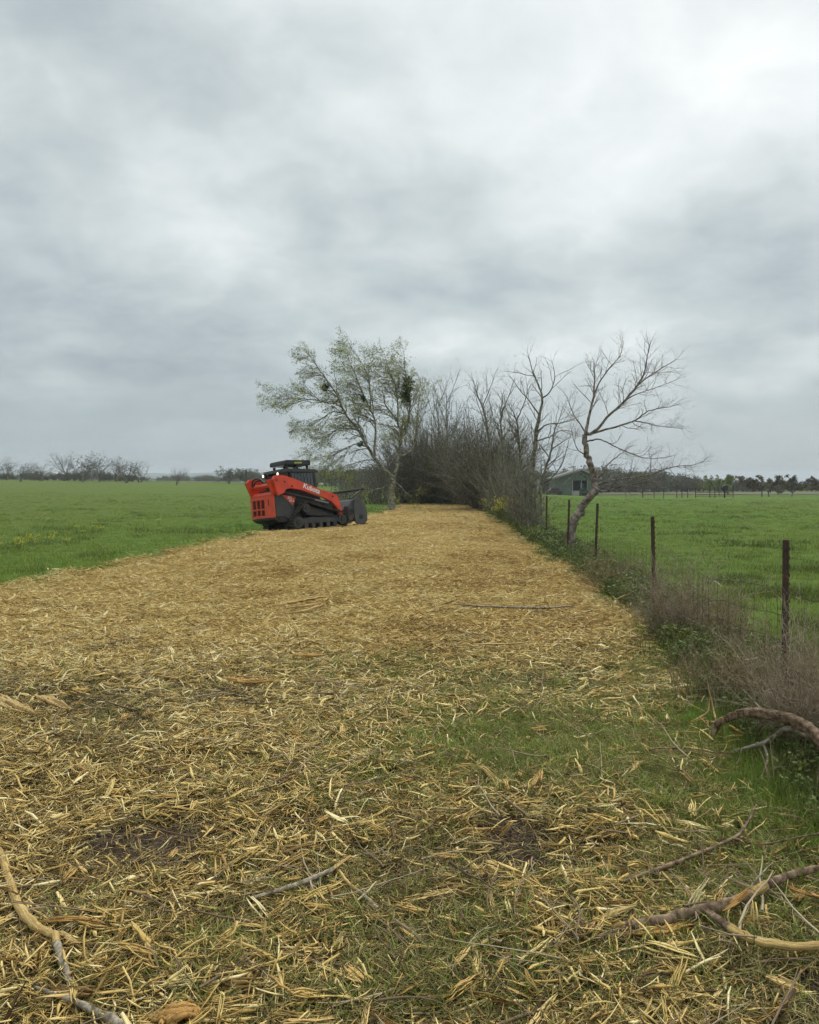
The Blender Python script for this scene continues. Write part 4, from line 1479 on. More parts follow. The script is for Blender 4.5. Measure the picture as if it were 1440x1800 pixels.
# ------------------------------------------------------------------ barn-like green house on the right
MGW = simple_mat('sage_green_siding', (0.100, 0.135, 0.095), 0.8, var=0.08, scale=1.5)
MRF = simple_mat('grey_shingle_roof', (0.155, 0.15, 0.135), 0.85, var=0.2, scale=3)
MTR = simple_mat('pale_trim', (0.30, 0.30, 0.27), 0.7)
MDK = simple_mat('dark_opening', (0.018, 0.017, 0.016), 0.8)
HD = 150.0
hb = PX(1006, 872, HD)
hzg = gz(hb.x, hb.y)
S_ = HD / F_PX          # metres per photo pixel at the house
house = empty('farm_building', (hb.x, hb.y, hzg), (0, 0, R(-4)))
tag(house, 'sage green gabled farm building with open porch behind the crooked bare tree', 'farm building')
def hx(px): return (px - 1006) * S_
wl, wr, ez, rz_ = hx(975), hx(1052), 3.25, 4.75
rx_ = hx(1022)
bm = bmesh.new()
# walls as a gable prism with a porch recess between px 1006 and 1032
px0, px1 = hx(1006), hx(1033)
prof_l = [(wl, 0), (px0, 0), (px0, 2.75), (px1, 2.75), (px1, 0), (wr, 0), (wr, ez), (rx_, rz_), (wl, ez)]
prism(bm, prof_l, 0, 2.2)
wall = bm_obj('wall', bm, MGW, house)
bm = bmesh.new(); box(bm, ((wl + wr) / 2, 5.7, ez / 2), (wr - wl, 6.9, ez)); bm_obj('wall', bm, MGW, house)
pbox('porch_back', ((px0 + px1) / 2, 2.14, 1.38), (px1 - px0 - .02, .06, 2.74), MDK, house)
for (ax, az, bx_, bz_) in ((wl - .5, ez - .18, rx_, rz_ + .02), (rx_, rz_ + .02, wr + .5, ez - .18)):
    bm = bmesh.new(); prism(bm, [(ax, az), (bx_, bz_), (bx_, bz_ + .16), (ax, az + .16)], -.5, 9.6); rfo = bm_obj('roof', bm, MRF, house)
    bm = bmesh.new(); prism(bm, [(ax, az - .16), (bx_, bz_ - .16), (bx_, bz_ + .18), (ax, az + .18)], -.62, -.505); bm_obj('barge_board', bm, MTR, rfo)
wf = pbox('window', (hx(1027), 2.05, 1.5), (.9, .06, 1.3), MTR, house)
pbox('pane', (hx(1027), 2.01, 1.5), (.75, .03, 1.1), MG, wf)
pbox('gable_vent', (rx_, -.03, 4.0), (.5, .05, .4), MDK, house)
for px_ in (1006.6, 1022, 1032.6):
    pbox('porch_post', (hx(px_), .12, 1.37), (.14, .14, 2.74), MTR, house)
# clutter by the house
def small_vehicle(name, loc, col, label, cat, w=3.6, h=1.5, rz=0.0):
    r_ = empty(name, loc, (0, 0, rz))
    tag(r_, label, cat)
    mt = simple_mat(name + '_paint', col, .4)
    bm = bmesh.new(); prism(bm, [(-w / 2, .35), (-w / 2, h * .55), (-w * .30, h * .62), (-w * .16, h), (w * .20, h), (w * .33, h * .62), (w / 2, h * .52), (w / 2, .35)], -.8, .8)
    bm_obj('body', bm, mt, r_, .05)
    bm = bmesh.new(); prism(bm, [(-w * .25, h * .66), (-w * .15, h * .93), (w * .18, h * .93), (w * .27, h * .66)], -.81, .81); bm_obj('window', bm, MG, r_)
    for sx in (-.32, .32):
        for sy in (-.72, .72):
            pcyl('wheel', (w * sx, sy - .1, .33), (w * sx, sy + .1, .33), .33, MRUB, r_, 14)
    return r_
p = PX(974, 872, 146); small_vehicle('parked_car', (p.x, p.y, gz(p.x, p.y)), (.06, .02, .02), 'small dark red car parked at the left corner of the green farm building', 'car', 1.9 * 1.6, 1.25)
p = PX(1025, 870, 146.5); small_vehicle('parked_utility_vehicle', (p.x, p.y, gz(p.x, p.y)), (.02, .045, .03), 'dark utility vehicle parked in front of the farm building porch', 'utility vehicle', 2.4, 1.3)
p = PX(1012, 873, 145)
pbx = empty('storage_box', (p.x, p.y, gz(p.x, p.y))); tag(pbx, 'pale box standing before the porch of the green farm building', 'box')
pbox('box_body', (0, 0, .40), (1.15, .8, .8), MTR, pbx, .03); pbox('lid', (0, 0, .83), (1.2, .85, .06), MTR, pbx, .01)
p = PX(948, 868, 140)
tk = empty('propane_tank', (p.x, p.y, gz(p.x, p.y))); tag(tk, 'pale upright tank half hidden behind the twigs left of the farm building', 'tank')
pcyl('shell', (0, 0, .2), (0, 0, 2.6), .45, MTR, tk, 18, .08); pcyl('foot', (0, 0, 0), (0, 0, .2), .3, MB, tk, 12)

# far roofs and buildings
def far_building(px, py, d, w, h, dep, wallc, roofc, label, cat='building', rise=.3):
    p = PX(px, py, d)
    z_ = float(ground_h(np.array([p.x]), np.array([p.y]))[0])
    r_ = empty('farm_shed', (p.x, p.y, z_)); tag(r_, label, cat)
    wm = simple_mat('wall_paint', wallc, .8, var=.08, scale=.5); rm_ = simple_mat('roof_sheet', roofc, .6, var=.08, scale=.5)
    pbox('wall', (0, dep / 2, h / 2), (w, dep, h), wm, r_)
    bm = bmesh.new(); prism(bm, [(-w / 2 - .4, h), (0, h + w * rise), (w / 2 + .4, h), (w / 2 + .4, h - .05), (-w / 2 - .4, h - .05)], -.4, dep + .4); bm_obj('roof', bm, rm_, r_)
    pbox('door', (w * .2, -.03, h * .4), (w * .25, .05, h * .75), MDK, r_)
    return r_
far_building(90, 843, 330, 7, 2.4, 8, (.48, .49, .50), (.42, .43, .44), 'white shed glimpsed through the left tree row', rise=.15)
far_building(68, 843, 340, 6, 1.8, 8, (.30, .31, .32), (.28, .29, .30), 'low grey shed left of the white shed behind the left trees', rise=.15)
far_building(360, 841, 620, 7, 6.0, 9, (.22, .28, .42), (.2, .24, .36), 'bluish far building between the lone shrub and the round dark trees', rise=.15)
# white silo
p = PX(350, 842, 600); zt = float(ground_h(np.array([p.x]), np.array([p.y]))[0])
sl = empty('silo', (p.x, p.y, zt)); tag(sl, 'small white far silo left of the bluish building on the horizon', 'silo')
pcyl('tank', (0, 0, 0), (0, 0, 6.0), 1.9, simple_mat('silo_white', (.75, .75, .73), .6), sl, 20, .2)
bm = bmesh.new(); cyl(bm, (0, 0, 6.0), (0, 0, 7.2), 2.0, 20, .3); bm_obj('cap', bm, MTR, sl)
# road strip in the distance
def ground_strip(name, pts, width, mat, dz=.03):
    L3 = []
    for (x_, y_) in pts:
        L3.append((x_, y_))
    V, Q = [], []
    n = len(L3)
    for i, (x_, y_) in enumerate(L3):
        a = np.array(L3[min(i + 1, n - 1)]) - np.array(L3[max(i - 1, 0)]); a = a / np.linalg.norm(a)
        for k in range(5):
            o_ = (k / 4 - .5) * width
            X_, Y_ = x_ - a[1] * o_, y_ + a[0] * o_
            V.append((X_, Y_, gz(X_, Y_) + dz))
    for i in range(n - 1):
        for k in range(4):
            Q.append((i * 5 + k, i * 5 + k + 1, i * 5 + k + 6, i * 5 + k + 5))
    o = link(name, np_mesh(name, V, Q), mat)
    return tag(o, kind='structure')
road_m = simple_mat('pale_caliche_road', (.26, .26, .20), .9, var=.1, scale=.2)
soilm = simple_mat('ploughed_brown_soil', (0.095, 0.066, 0.050), .95, var=.2, scale=.15, bump=.5)
xs_ = np.linspace(-170, -40, 27)
ground_strip('far_road', [(x_, 255 + 6 * math.sin(x_ * .03)) for x_ in xs_], 14, road_m, .25)
xs_ = np.linspace(34, 260, 47)
ground_strip('ploughed_field', [(x_, 188 + (x_ - 34) * .02) for x_ in xs_], 60, soilm, .12)

# ------------------------------------------------------------------ far trees
def far_tree_mesh(seed, h, crown_w, leafy, leaf_mat_idx, trunks=1, low=.25):
    """generic distant tree: real limbs and twigs, cheap"""
    r = np.random.default_rng(seed)
    tb, tips = Tubes(), []
    prm = dict(n=[5, 4, 3], levels=2, wig=.18, bias=(0, 0, .5), bw=.1, dens=[1.6, 1.9], ang=(25, 65), len=[h * .26, h * .14], rmax=[.06, .035])
    for k in range(trunks):
        d = unit(np.array([r.normal(0, .2), r.normal(0, .2), 1]))
        st = np.array([r.normal(0, .3) * (trunks > 1), r.normal(0, .3) * (trunks > 1), -.1])
        pts = [st]
        for i in range(3):
            d = unit(d + r.normal(0, .08, 3)); pts.append(pts[-1] + d * h * low / 3)
        tb.add(pts, np.linspace(.05 * h * .5, .035 * h * .5, 4), 5)
        top = pts[-1]
        for j in range(int(7 / trunks) + 3):
            a = r.uniform(0, 6.28); el = r.uniform(.25, 1.3)
            dd = unit(np.array([math.cos(a) * crown_w / h * .62, math.sin(a) * crown_w / h * .62, .25 + el * .8]))
            L_ = (h - top[2]) * r.uniform(.7, 1.0) / max(.55, dd[2]) * (.5 + .5 * dd[2])
            p = [top]
            for i in range(5):
                dd = unit(dd + r.normal(0, .13, 3) + np.array([0, 0, .05])); p.append(p[-1] + dd * L_ / 5)
            rad = np.linspace(.018 * h * .5, .012, 6)
            tb.add(p, rad, 4)
            kids(tb, tips, np.array(p), rad, L_, 0, prm, r, .2)
    v, q = tb.geometry()
    if leafy:
        lv, lq = leaves(tips, leafy, h * (.055 if leafy > 3 else .028), r, aspect=.8)
        return merge([(v, q, np.zeros((0, 3), int), 0), (lv, lq, np.zeros((0, 3), int), leaf_mat_idx)])
    return v, q, np.zeros((0, 3), int), np.zeros(len(q), int)


def tree_parts(pc, leafmat, name='far_tree'):
    """mesh data of a far tree as (branches mesh, foliage mesh or None)"""
    v, q, t3, mi = pc
    mi = np.asarray(mi)
    out = []
    for k, mt in ((0, M['bark_far']), (1, leafmat)):
        qq = q[mi[:len(q)] == k]
        if len(qq) == 0:
            out.append(None); continue
        u = np.unique(qq); rm_ = np.full(len(v), -1); rm_[u] = np.arange(len(u))
        me = np_mesh(('branches', 'foliage')[k], v[u], rm_[qq]); me.materials.append(mt)
        out.append(me)
    return out


bare_far = [tree_parts(far_tree_mesh(101 + i, 8, 9.5, 1.2 if i != 2 else 2.9, 1, trunks=1 + (i % 2)), M['leaf_far']) for i in range(4)]
lime_far = [tree_parts(far_tree_mesh(140, 5, 8, 30, 1, low=.22), M['leaf_lime'])]
brown_far = [tree_parts(far_tree_mesh(150 + i, 4.2, 7.4, 34, 1, trunks=2 - i, low=.25), M['leaf_brown']) for i in range(2)]
round_far = [tree_parts(far_tree_mesh(160 + i, 7, 9, 8, 1, low=.12, trunks=2), M['leaf_far']) for i in range(2)]


NAT = {}


def put_tree(parts, px, py, d, hpx, label, native, name='far_tree', group=None, wid=1.0, rz=None):
    p = PX(px, py, d)
    z_ = gz(p.x, p.y)
    native = max(max(v_.co.z for v_ in me.vertices) for me in parts if me is not None) if id(parts[0]) not in NAT else NAT[id(parts[0])]
    NAT[id(parts[0])] = native
    s = hpx / F_PX * d / native
    r_ = empty(name, (p.x, p.y, z_), (0, 0, px * 1.7 if rz is None else rz))
    r_.scale = (s * wid, s * wid, s)
    tag(r_, label, 'tree', group)
    for nm, me in zip(('branches', 'foliage'), parts):
        if me is not None:
            o = bpy.data.objects.new(nm, me); COL.objects.link(o); o.parent = r_
            if nm == 'foliage': o['kind'] = 'stuff'
    return r_


GL = 'bare trees in the row along the left horizon'
for i, (px, hpx, lab) in enumerate([
    (-14, 46, 'bare tree cut by the left edge of the picture'), (12, 38, 'first whole bare tree from the left edge'), (38, 34, 'small bare tree second from the left in the far row'),
    (72, 36, 'bare tree right in front of the low grey shed'), (112, 54, 'tallest forked bare tree of the left row, right of the white shed'),
    (146, 47, 'bushier tree just right of the tallest bare tree in the left row'), (176, 50, 'yellowish budding tree in the middle of the left row'),
    (204, 44, 'bare tree between the yellowish tree and the right end of the left row'), (222, 42, 'dark many stemmed bare tree second from the right end of the left row'),
    (246, 36, 'bare tree at the right end of the left row')]):
    d = 205 + 10 * math.sin(i * 2.1)
    put_tree(bare_far[[0, 1, 3, 1, 0, 2, 2, 1, 3, 1][i]], px, 846, d, hpx * 1.12, lab, 8.4, 'bare_tree', GL, 1.35)
put_tree(bare_far[3], 311, 850, 170, 36, 'lone low bare shrub tree standing apart on the left horizon', 8.4, 'bare_tree', None, 1.15)
put_tree(round_far[0], 402, 853, 200, 32, 'round dark grey green tree left behind the loader', 7.6, 'round_tree', None, 1.15)
put_tree(round_far[1], 432, 853, 210, 28, 'second round dark tree touching the loader cab from behind', 7.6, 'round_tree', None, 1.1)
put_tree(lime_far[0], 1265, 868, 150, 38, 'bright green budding round tree beyond the pen fence', 5.3, 'green_tree')
put_tree(brown_far[0], 1346, 871, 128, 40, 'russet forked tree at the near edge of the ploughed field', 4.5, 'russet_tree', None, 1.25)
put_tree(brown_far[1], 1392, 871, 130, 39, 'russet single stemmed tree right of the forked one', 4.5, 'russet_tree', None, 1.25)
put_tree(brown_far[1], 1444, 870, 128, 38, 'russet tree cut by the right edge of the picture', 4.5, 'russet_tree', None, 1.3, 2.0)


def woodland(name, spec, d0, d1, variants, mats, n, label, seed):
    """far woodland mass; spec: list of (px, top py) outlines"""
    r = np.random.default_rng(seed)
    pts, rot, sc, pk = [], [], [], []
    xs_, hs_ = [a for a, _ in spec], [b_ for _, b_ in spec]
    for i in range(n):
        px = r.uniform(xs_[0], xs_[-1]); d = r.uniform(d0, d1)
        p = PX(px, 860, d); z_ = gz(p.x, p.y)
        H = ((HORIZON - np.interp(px, xs_, hs_)) / F_PX * d + EYE - z_) * r.uniform(.35, .80 + .4 * float(vnoise(np.array([px * .03]), np.array([seed * 1.0]))[0]))
        if H < 1: continue
        pts.append((p.x, p.y, z_)); rot.append((0, 0, r.uniform(0, 6.28))); s = H / 8.2
        sc.append((s * r.uniform(.9, 1.6), s * r.uniform(.9, 1.6), s)); pk.append(r.integers(0, len(variants)))
    return scatter(name, variants, mats, pts, rot, sc, np.zeros(len(pts)), pk, label=label, cat='woodland', kind='stuff')


wv = [far_tree_mesh(201, 8, 7, 7, 1, low=.12, trunks=2), far_tree_mesh(202, 8, 7, 6, 2, low=.1, trunks=2), far_tree_mesh(203, 8, 6, 1.0, 1, low=.15, trunks=2)]
wm_ = [M['bark_far'], M['leaf_far'], M['leaf_olive']]
woodland('far_woodland', [(1030, 826), (1100, 828), (1150, 829), (1200, 835), (1260, 841), (1330, 845), (1400, 842), (1470, 844)], 235, 275, wv, wm_, 320,
         'grey green band of far woodland along the right horizon', 301)
woodland('far_woodland', [(430, 826), (470, 822), (560, 818), (620, 820), (700, 824), (1000, 822), (1060, 826)], 190, 240, wv, wm_, 260,
         'dark woodland band behind the loader and the thicket', 302)
woodland('far_woodland', [(-60, 826), (60, 828), (160, 826), (240, 832), (265, 840)], 214, 232, wv, wm_, 120,
         'low brushy woodland under the left row of bare trees', 303)
woodland('far_woodland', [(-60, 834), (300, 833), (420, 834)], 420, 560, wv, wm_, 230,
         'thin dark woodland line far off along the left horizon', 304)
# far hills
hm = simple_mat('distant_hill_scrub', (0.115, 0.150, 0.135), .95, var=.15, scale=.01)
xs_ = np.linspace(-1500, 300, 100)
V, Q = [], []
for i, x_ in enumerate(xs_):
    h_ = 14 + 14 * fbm(np.array([x_ / 260]), np.array([1.0]), 5)[0] + 3 * fbm(np.array([x_ / 40]), np.array([3.0]), 6)[0]
    h_ = h_ * float(1 - sstep(-300, 200, x_)) - 8 * float(sstep(-300, 200, x_))
    for k, (yy, hh) in enumerate(((1500, -8), (1650, h_ * .6), (1800, h_), (2100, -8))):
        V.append((x_, yy, hh))
for i in range(len(xs_) - 1):
    for k in range(3):
        Q.append((i * 4 + k, i * 4 + k + 4, i * 4 + k + 5, i * 4 + k + 1))
tag(link('distant_hills', np_mesh('distant_hills', V, Q), hm, smooth=True), kind='structure')

# ------------------------------------------------------------------ fences
rust = simple_mat('rusty_post_steel', (0.058, 0.038, 0.028), .85, var=.4, scale=25, dirt=(.15, .07, .035), dirt_amt=.5, bump=.3)
wirem = simple_mat('weathered_wire', (0.06, 0.05, 0.04), .6, .4, var=.2)
bm = bmesh.new()
box(bm, (0, 0, .56), (.046, .006, 1.32)); box(bm, (0, .019, .56), (.006, .032, 1.32)); box(bm, (0, .036, .56), (.014, .005, 1.32))
for i in range(20):
    box(bm, (0, -.006, .02 + i * .06), (.014, .007, .022))
tpost = bpy.data.meshes.new('post'); bm.to_mesh(tpost); bm.free(); tpost.materials.append(rust)
posts = [(2.5, 1.7), (2.60, 5.6), (2.81, 9.3), (3.37, 14.8), (3.49, 18.0), (3.72, 22.2), (4.1, 26.6), (4.5, 31.5), (4.9, 36.5), (5.3, 42), (5.7, 48)]
fence = empty('wire_fence', (posts[1][0], posts[1][1], gz(*posts[1])))
tag(fence, 'sagging woven wire fence on rusty steel posts along the right side of the strip', 'fence')
fo = np.array(fence.location)
rf_ = random.Random(4)
for i, (x_, y_) in enumerate(posts):
    o = bpy.data.objects.new('post', tpost); COL.objects.link(o); o.parent = fence
    o.location = (x_ - fo[0], y_ - fo[1], float(base_h(np.array([x_]), np.array([y_]))[0]) - .02 - fo[2])
    top = (1.2 if i in (1, 2, 3, 4) else 1.2)
    o.rotation_euler = (R(rf_.uniform(-2, 2)), R([0, -.6, .8, -.5, 1.8, 1.6, 2, -2, 3, 1, 0][i]), R(75 + rf_.uniform(-9, 9)))
tb = Tubes()
HT = [0.04, .16, .30, .46, .64, .84]
for i in range(len(posts) - 1):
    a, b_ = np.array(posts[i]), np.array(posts[i + 1])
    L_ = np.linalg.norm(b_ - a)
    nseg = max(6, int(L_ / .3))
    sag = [.03, .10, .12, .14, .1, .05, .1, .1, .1, .1][i]
    def wp(t, h_):
        p = a + (b_ - a) * t
        s_ = math.sin(t * math.pi)
        return np.array([p[0] + .05 * s_ * math.sin(t * 9 + i), p[1], gz(p[0], p[1]) + h_ * (1 - sag * s_)]) - fo
    for h_ in HT:
        tb.add([wp(t, h_ + .012 * math.sin(t * 23 + h_ * 40)) for t in np.linspace(0, 1, nseg + 1)], np.full(nseg + 1, .0029), 3)
    nv = int(L_ / .22) if i < 5 else int(L_ / .32)
    for k in range(1, nv):
        t = k / nv
        tb.add([wp(t, h_) + np.array([.004 * math.sin(k * 7 + h_ * 30), 0, 0]) for h_ in HT], np.full(6, .0014), 3)
wobj = tb.build('wire_mesh', wirem, fence)
wobj['kind'] = 'stuff'

# pen of steel panels in the right pasture
pen = empty('pen_fence', tuple(GP(1290, 877)))
tag(pen, 'low livestock panel fence standing in the middle of the right pasture', 'fence')
po = np.array(pen.location)
def pen_pt(px, d, h_):
    p = PX(px, 870, d); return np.array([p.x, p.y, gz(p.x, p.y) + h_]) - po
pxs = [1130, 1150, 1167, 1190, 1199, 1209, 1223, 1248, 1257, 1274, 1289]
for i, px in enumerate(pxs):
    hh = 1.75 if px in (1248, 1289, 1190) else 1.3
    bm = bmesh.new(); p0 = pen_pt(px, 112, -.1); p1 = pen_pt(px, 112, hh); cyl(bm, p0, p1, .055, 6); bm_obj('post', bm, rust, pen)
for i in range(6, len(pxs) - 1):
    for h_ in (.25, .5, .75, 1.0, 1.22):
        bm = bmesh.new(); cyl(bm, pen_pt(pxs[i], 112, h_), pen_pt(pxs[i + 1], 112, h_), .034, 5); bm_obj('rail', bm, rust, pen)
for i in range(0, 6):
    for h_ in (.6, 1.1):
        bm = bmesh.new(); cyl(bm, pen_pt(pxs[i], 112, h_), pen_pt(pxs[i + 1], 112, h_), .012, 4); bm_obj('wire', bm, rust, pen)
p = PX(1274, 876, 111)
cw = empty('feeder_post', (p.x, p.y, gz(p.x, p.y)))
tag(cw, 'dark post with a bulky black feeder on top beside the pen fence', 'feeder')
pcyl('pole', (0, 0, 0), (0, 0, 1.0), .11, MB, cw, 8)
pprism('hopper', [(-.20, .95), (.20, .95), (.42, 1.35), (.36, 1.65), (.1, 1.75), (-.36, 1.6), (-.42, 1.3)], -.35, .35, MB, cw, .04)
pbox('cap', (.25, 0, 1.72), (.35, .5, .12), MTR, cw, .02)


# ------------------------------------------------------------------ dead brush and weeds along the fence
def dead_bush(cx_, cy_, w, h, n, seed, label, mat, lean=(0, 0), curl=.22):
    r = np.random.default_rng(seed)
    z0 = gz(cx_, cy_)
    root = empty('dead_bush', (cx_, cy_, z0)); tag(root, label, 'bush')
    st, tips = Tubes(), []
    prm = dict(n=[5, 4, 4], levels=2, wig=curl, bias=(0, 0, .1), bw=.05, dens=[13, 16], ang=(20, 75), len=[.26, .13], rmax=[.0024, .0016])
    for i in range(n):
        a = r.uniform(0, 6.28); rad = w * .45 * math.sqrt(r.random())
        s = np.array([math.cos(a) * rad, math.sin(a) * rad, -.03])
        d = unit(np.array([math.cos(a) * r.uniform(0, .5) + lean[0], math.sin(a) * r.uniform(0, .5) + lean[1], 1]))
        L_ = h * r.uniform(.55, 1.1)
        p = [s]
        for k in range(6):
            d = unit(d + r.normal(0, curl * .7, 3) + np.array([0, 0, -.03 * k])); p.append(p[-1] + d * L_ / 6)
            if p[-1][2] < .02: p[-1][2] = .02 + .02 * r.random()
        rr = np.linspace(r.uniform(.002, .0045), .001, 7)
        st.add(p, rr, 3)
        kids(st, tips, np.array(p), rr, L_, 0, prm, r, .1)
    st.build('stems', mat, root)
    return root


brush_dry = bark_mat('dry_brush_stems', (0.16, 0.112, 0.060), (0.39, 0.30, 0.175), 10)
brush_pale = bark_mat('pale_dry_brush_stems', (0.19, 0.145, 0.095), (0.47, 0.385, 0.28), 10)
dead_bush(2.78, 8.35, .50, 1.02, 120, 1, 'upright tangle of dry grey brown stems leaning on the second fence post', brush_pale)
dead_bush(2.98, 7.8, .4, .70, 50, 2, 'dry thorny bush just in front of the upright tangle, ending in bleached wood bits', brush_dry)
dead_bush(2.52, 4.85, .65, 1.0, 170, 3, 'large dry bramble at the right edge in front of the nearest fence post', brush_pale, (-.1, -.1), .3)
dead_bush(2.70, 5.7, .7, .62, 90, 4, 'lower dry bramble around the foot of the nearest fence post', brush_dry, (-.1, 0), .3)
dead_bush(2.22, 6.1, .5, .48, 60, 5, 'olive brown dry weed clump between the two nearest posts, left of the wire', brush_dry)
dead_bush(2.98, 12.1, .8, .55, 70, 6, 'low dark dead bush at the mulch edge before the third post', brush_dry, (-.2, 0), .3)
dead_bush(3.3, 13.2, .7, .7, 40, 7, 'dry bush hugging the wire just before the third post', brush_dry)

# green weeds along the fence foot, one uncountable fringe
wd = [tuft(r1.integers(10, 18), r1.uniform(.16, .30), .010, .06, r1, (.1, .9)) for _ in range(10)]
lw = []
for _ in range(8):
    V, Q = [], []
    tips_ = [np.array([[0, 0, 0], [r1.normal(0, .06), r1.normal(0, .06), .13], [r1.normal(0, .1), r1.normal(0, .1), .28]]) for _ in range(6)]
    v, q = leaves(tips_, 9, .055, r1, aspect=.6)
    lw.append((v, q, np.zeros((0, 3), int), 0))
n = 26000
y = 3.2 * (60 / 3.2) ** rng.random(n)
e = np.interp(y, RE_Y, RE_X)
fx = np.interp(y, [p[1] for p in posts], [p[0] for p in posts])
x = e + .10 + np.maximum(fx - e, 0) * rng.random(n) + np.abs(rng.normal(0, .28, n)) - .12 * rng.random(n)
kp = rng.random(n) < np.clip(.3 + fbm(x * 1.2, y * 1.2, 23), 0, 1) * (1 - .85 * mulch_mask(x, y))
x, y = x[kp], y[kp]; k = len(x)
sc = rng.uniform(.35, 1.0, k) * np.where(y > 20, 1.25, 1.0) * np.interp(y, [0, 4.5, 9, 60], [.5, .6, .9, 1.0])
scatter('fence_weeds', wd + wd + lw[:3], [M['weed']], np.stack([x, y, ground_h(x, y)], 1), np.stack([rng.normal(0, .15, k), rng.normal(0, .15, k), rng.random(k) * 6.28], 1),
        sc, np.clip(rng.normal(.5, .22, k), 0, 1), label='dark green weeds growing along the foot of the wire fence', cat='weeds', kind='stuff')

# straw coloured dry stalks among the weeds
ds = [tuft(7, r1.uniform(.25, .45), .004, .05, r1, (.1, .8)) for _ in range(8)]
n = 1500
y = 3.6 * (26 / 3.6) ** rng.random(n)
e = np.interp(y, RE_Y, RE_X); fx = np.interp(y, [p[1] for p in posts], [p[0] for p in posts])
x = e + (fx + .5 - e) * rng.random(n) + rng.normal(0, .12, n) + .1
kp = rng.random(n) < np.clip(fbm(x * 1.5, y * 1.5, 24) * 1.2 - .1, 0, 1)
x, y = x[kp], y[kp]; k = len(x)
scatter('dry_stalks', ds, [M['twig']], np.stack([x, y, ground_h(x, y)], 1), np.stack([rng.normal(0, .3, k), rng.normal(0, .3, k), rng.random(k) * 6.28], 1),
        rng.uniform(.5, 1.1, k), np.clip(rng.normal(.6, .25, k), 0, 1), label='dry brown stalks mixed into the weeds along the fence', cat='dry weeds', kind='stuff')

# fine bark twigs lying among the shreds
twv = []
for _ in range(10):
    tb = Tubes(); L_ = r1.uniform(.12, .4)
    p = [np.array([0., 0, 0])]; d = np.array([1., 0, 0])
    for i in range(5):
        d = unit(d + r1.normal(0, .16, 3) * [1, 1, .35]); p.append(p[-1] + d * L_ / 5)
    tb.add(p, np.linspace(r1.uniform(.002, .005), .0012, 6), 4)
    for j in range(2):
        q0 = p[1 + j * 2]; tb.add([q0, q0 + unit(d + r1.normal(0, .6, 3) * [1, 1, .3]) * L_ * .3], [.002, .001], 3)
    v, q = tb.geometry(); twv.append((v, q, np.zeros((0, 3), int), 0))
x, y = sample(1500, 1.9, 16)
x, y = keep_by(x, y, mulch_mask(x, y) * np.clip(.3 + fbm(x, y, 87), 0, 1)); k = len(x)
scatter('twig_litter', twv, [M['twig']], np.stack([x, y, ground_h(x, y) + .035 + .03 * rng.random(k)], 1), np.stack([rng.normal(0, .3, k), rng.normal(0, .12, k), rng.random(k) * 6.28], 1),
        rng.uniform(.6, 1.5, k), np.clip(rng.normal(.55, .25, k), 0, 1), label='thin dark twigs lying loose among the wood shreds', cat='twigs', kind='stuff')

# orange and pale splinters, larger torn pieces
big = [splinter_bundle(r1.uniform(.12, .26), r1.uniform(.018, .040), r1, int(r1.integers(5, 9))) for _ in range(12)]
x, y = sample(650, 2.0, 22)
x, y = keep_by(x, y, mulch_mask(x, y) * (1 - .8 * soil_mask(x, y))); k = len(x)
scatter('torn_splinters', big, [M['orange']], np.stack([x, y, ground_h(x, y) + .045], 1), np.stack([rng.normal(0, .4, k), rng.normal(0, .12, k), rng.random(k) * 6.28], 1),
        rng.uniform(.45, 1.05, k), np.clip(rng.normal(.55, .25, k), 0, 1), label='larger orange torn splinters lying over the wood shreds', cat='splinters', kind='stuff')

# ------------------------------------------------------------------ yellow mustard
def mustard_variant(r, h=.55):
    ps = []
    tb = Tubes(); tips_ = []
    for i in range(6):
        d = unit(np.array([r.normal(0, .25), r.normal(0, .25), 1])); p0 = np.array([r.normal(0, .04), r.normal(0, .04), 0])
        p = [p0, p0 + d * h * .4, p0 + d * h * .75 + r.normal(0, .02, 3), p0 + d * h * r.uniform(.85, 1.1) + r.normal(0, .03, 3)]
        tb.add(p, [.004, .003, .002, .001], 3); tips_.append(np.array(p))
    v, q = tb.geometry(); ps.append((v, q, np.zeros((0, 3), int), 0))
    v, q = leaves(tips_, 6, .06, r, along=(0, .7), aspect=.5); ps.append((v, q, np.zeros((0, 3), int), 0))
    v, q = leaves(tips_, 22, .032, r, along=(.62, 1.0), aspect=.9, droop=0)
    ps.append((v, q, np.zeros((0, 3), int), 1))
    return merge(ps)


mv = [mustard_variant(r1) for _ in range(6)]
def mustard(centres, label, hs=1.0):
    P_, S2 = [], []
    for (px, py, n, sx, sy) in centres:
        c = GP(px, py)
        for i in range(n):
            x_, y_ = c.x + r1.normal(0, sx), c.y + r1.normal(0, sy)
            P_.append((x_, y_, gz(x_, y_))); S2.append(r1.uniform(.6, 1.1) * hs)
    k = len(P_)
    return scatter('mustard_flowers', mv, [M['weed'], M['yellow']], P_, np.stack([np.zeros(k), np.zeros(k), rng.random(k) * 6.28], 1), S2,
                   np.full(k, .6), label=label, cat='wildflowers', kind='stuff')
mustard([(30, 962, 17, .55, .8), (60, 950, 4, .5, 1.5), (150, 935, 4, 1.0, 1.5), (245, 930, 2, .6, 1.2), (40, 925, 2, 1.0, 2)], 'loose yellow wildflowers dotting the pasture at the left edge', .5)
mustard([(846, 889, 26, .5, 2.4), (872, 898, 34, .45, 2.0)], 'yellow flowering weeds along the brush at the far right mulch edge', 1.35)
mustard([(896, 915, 48, .22, .7)], 'bright yellow flowering clump standing before the brush nearer than the other', 1.6)

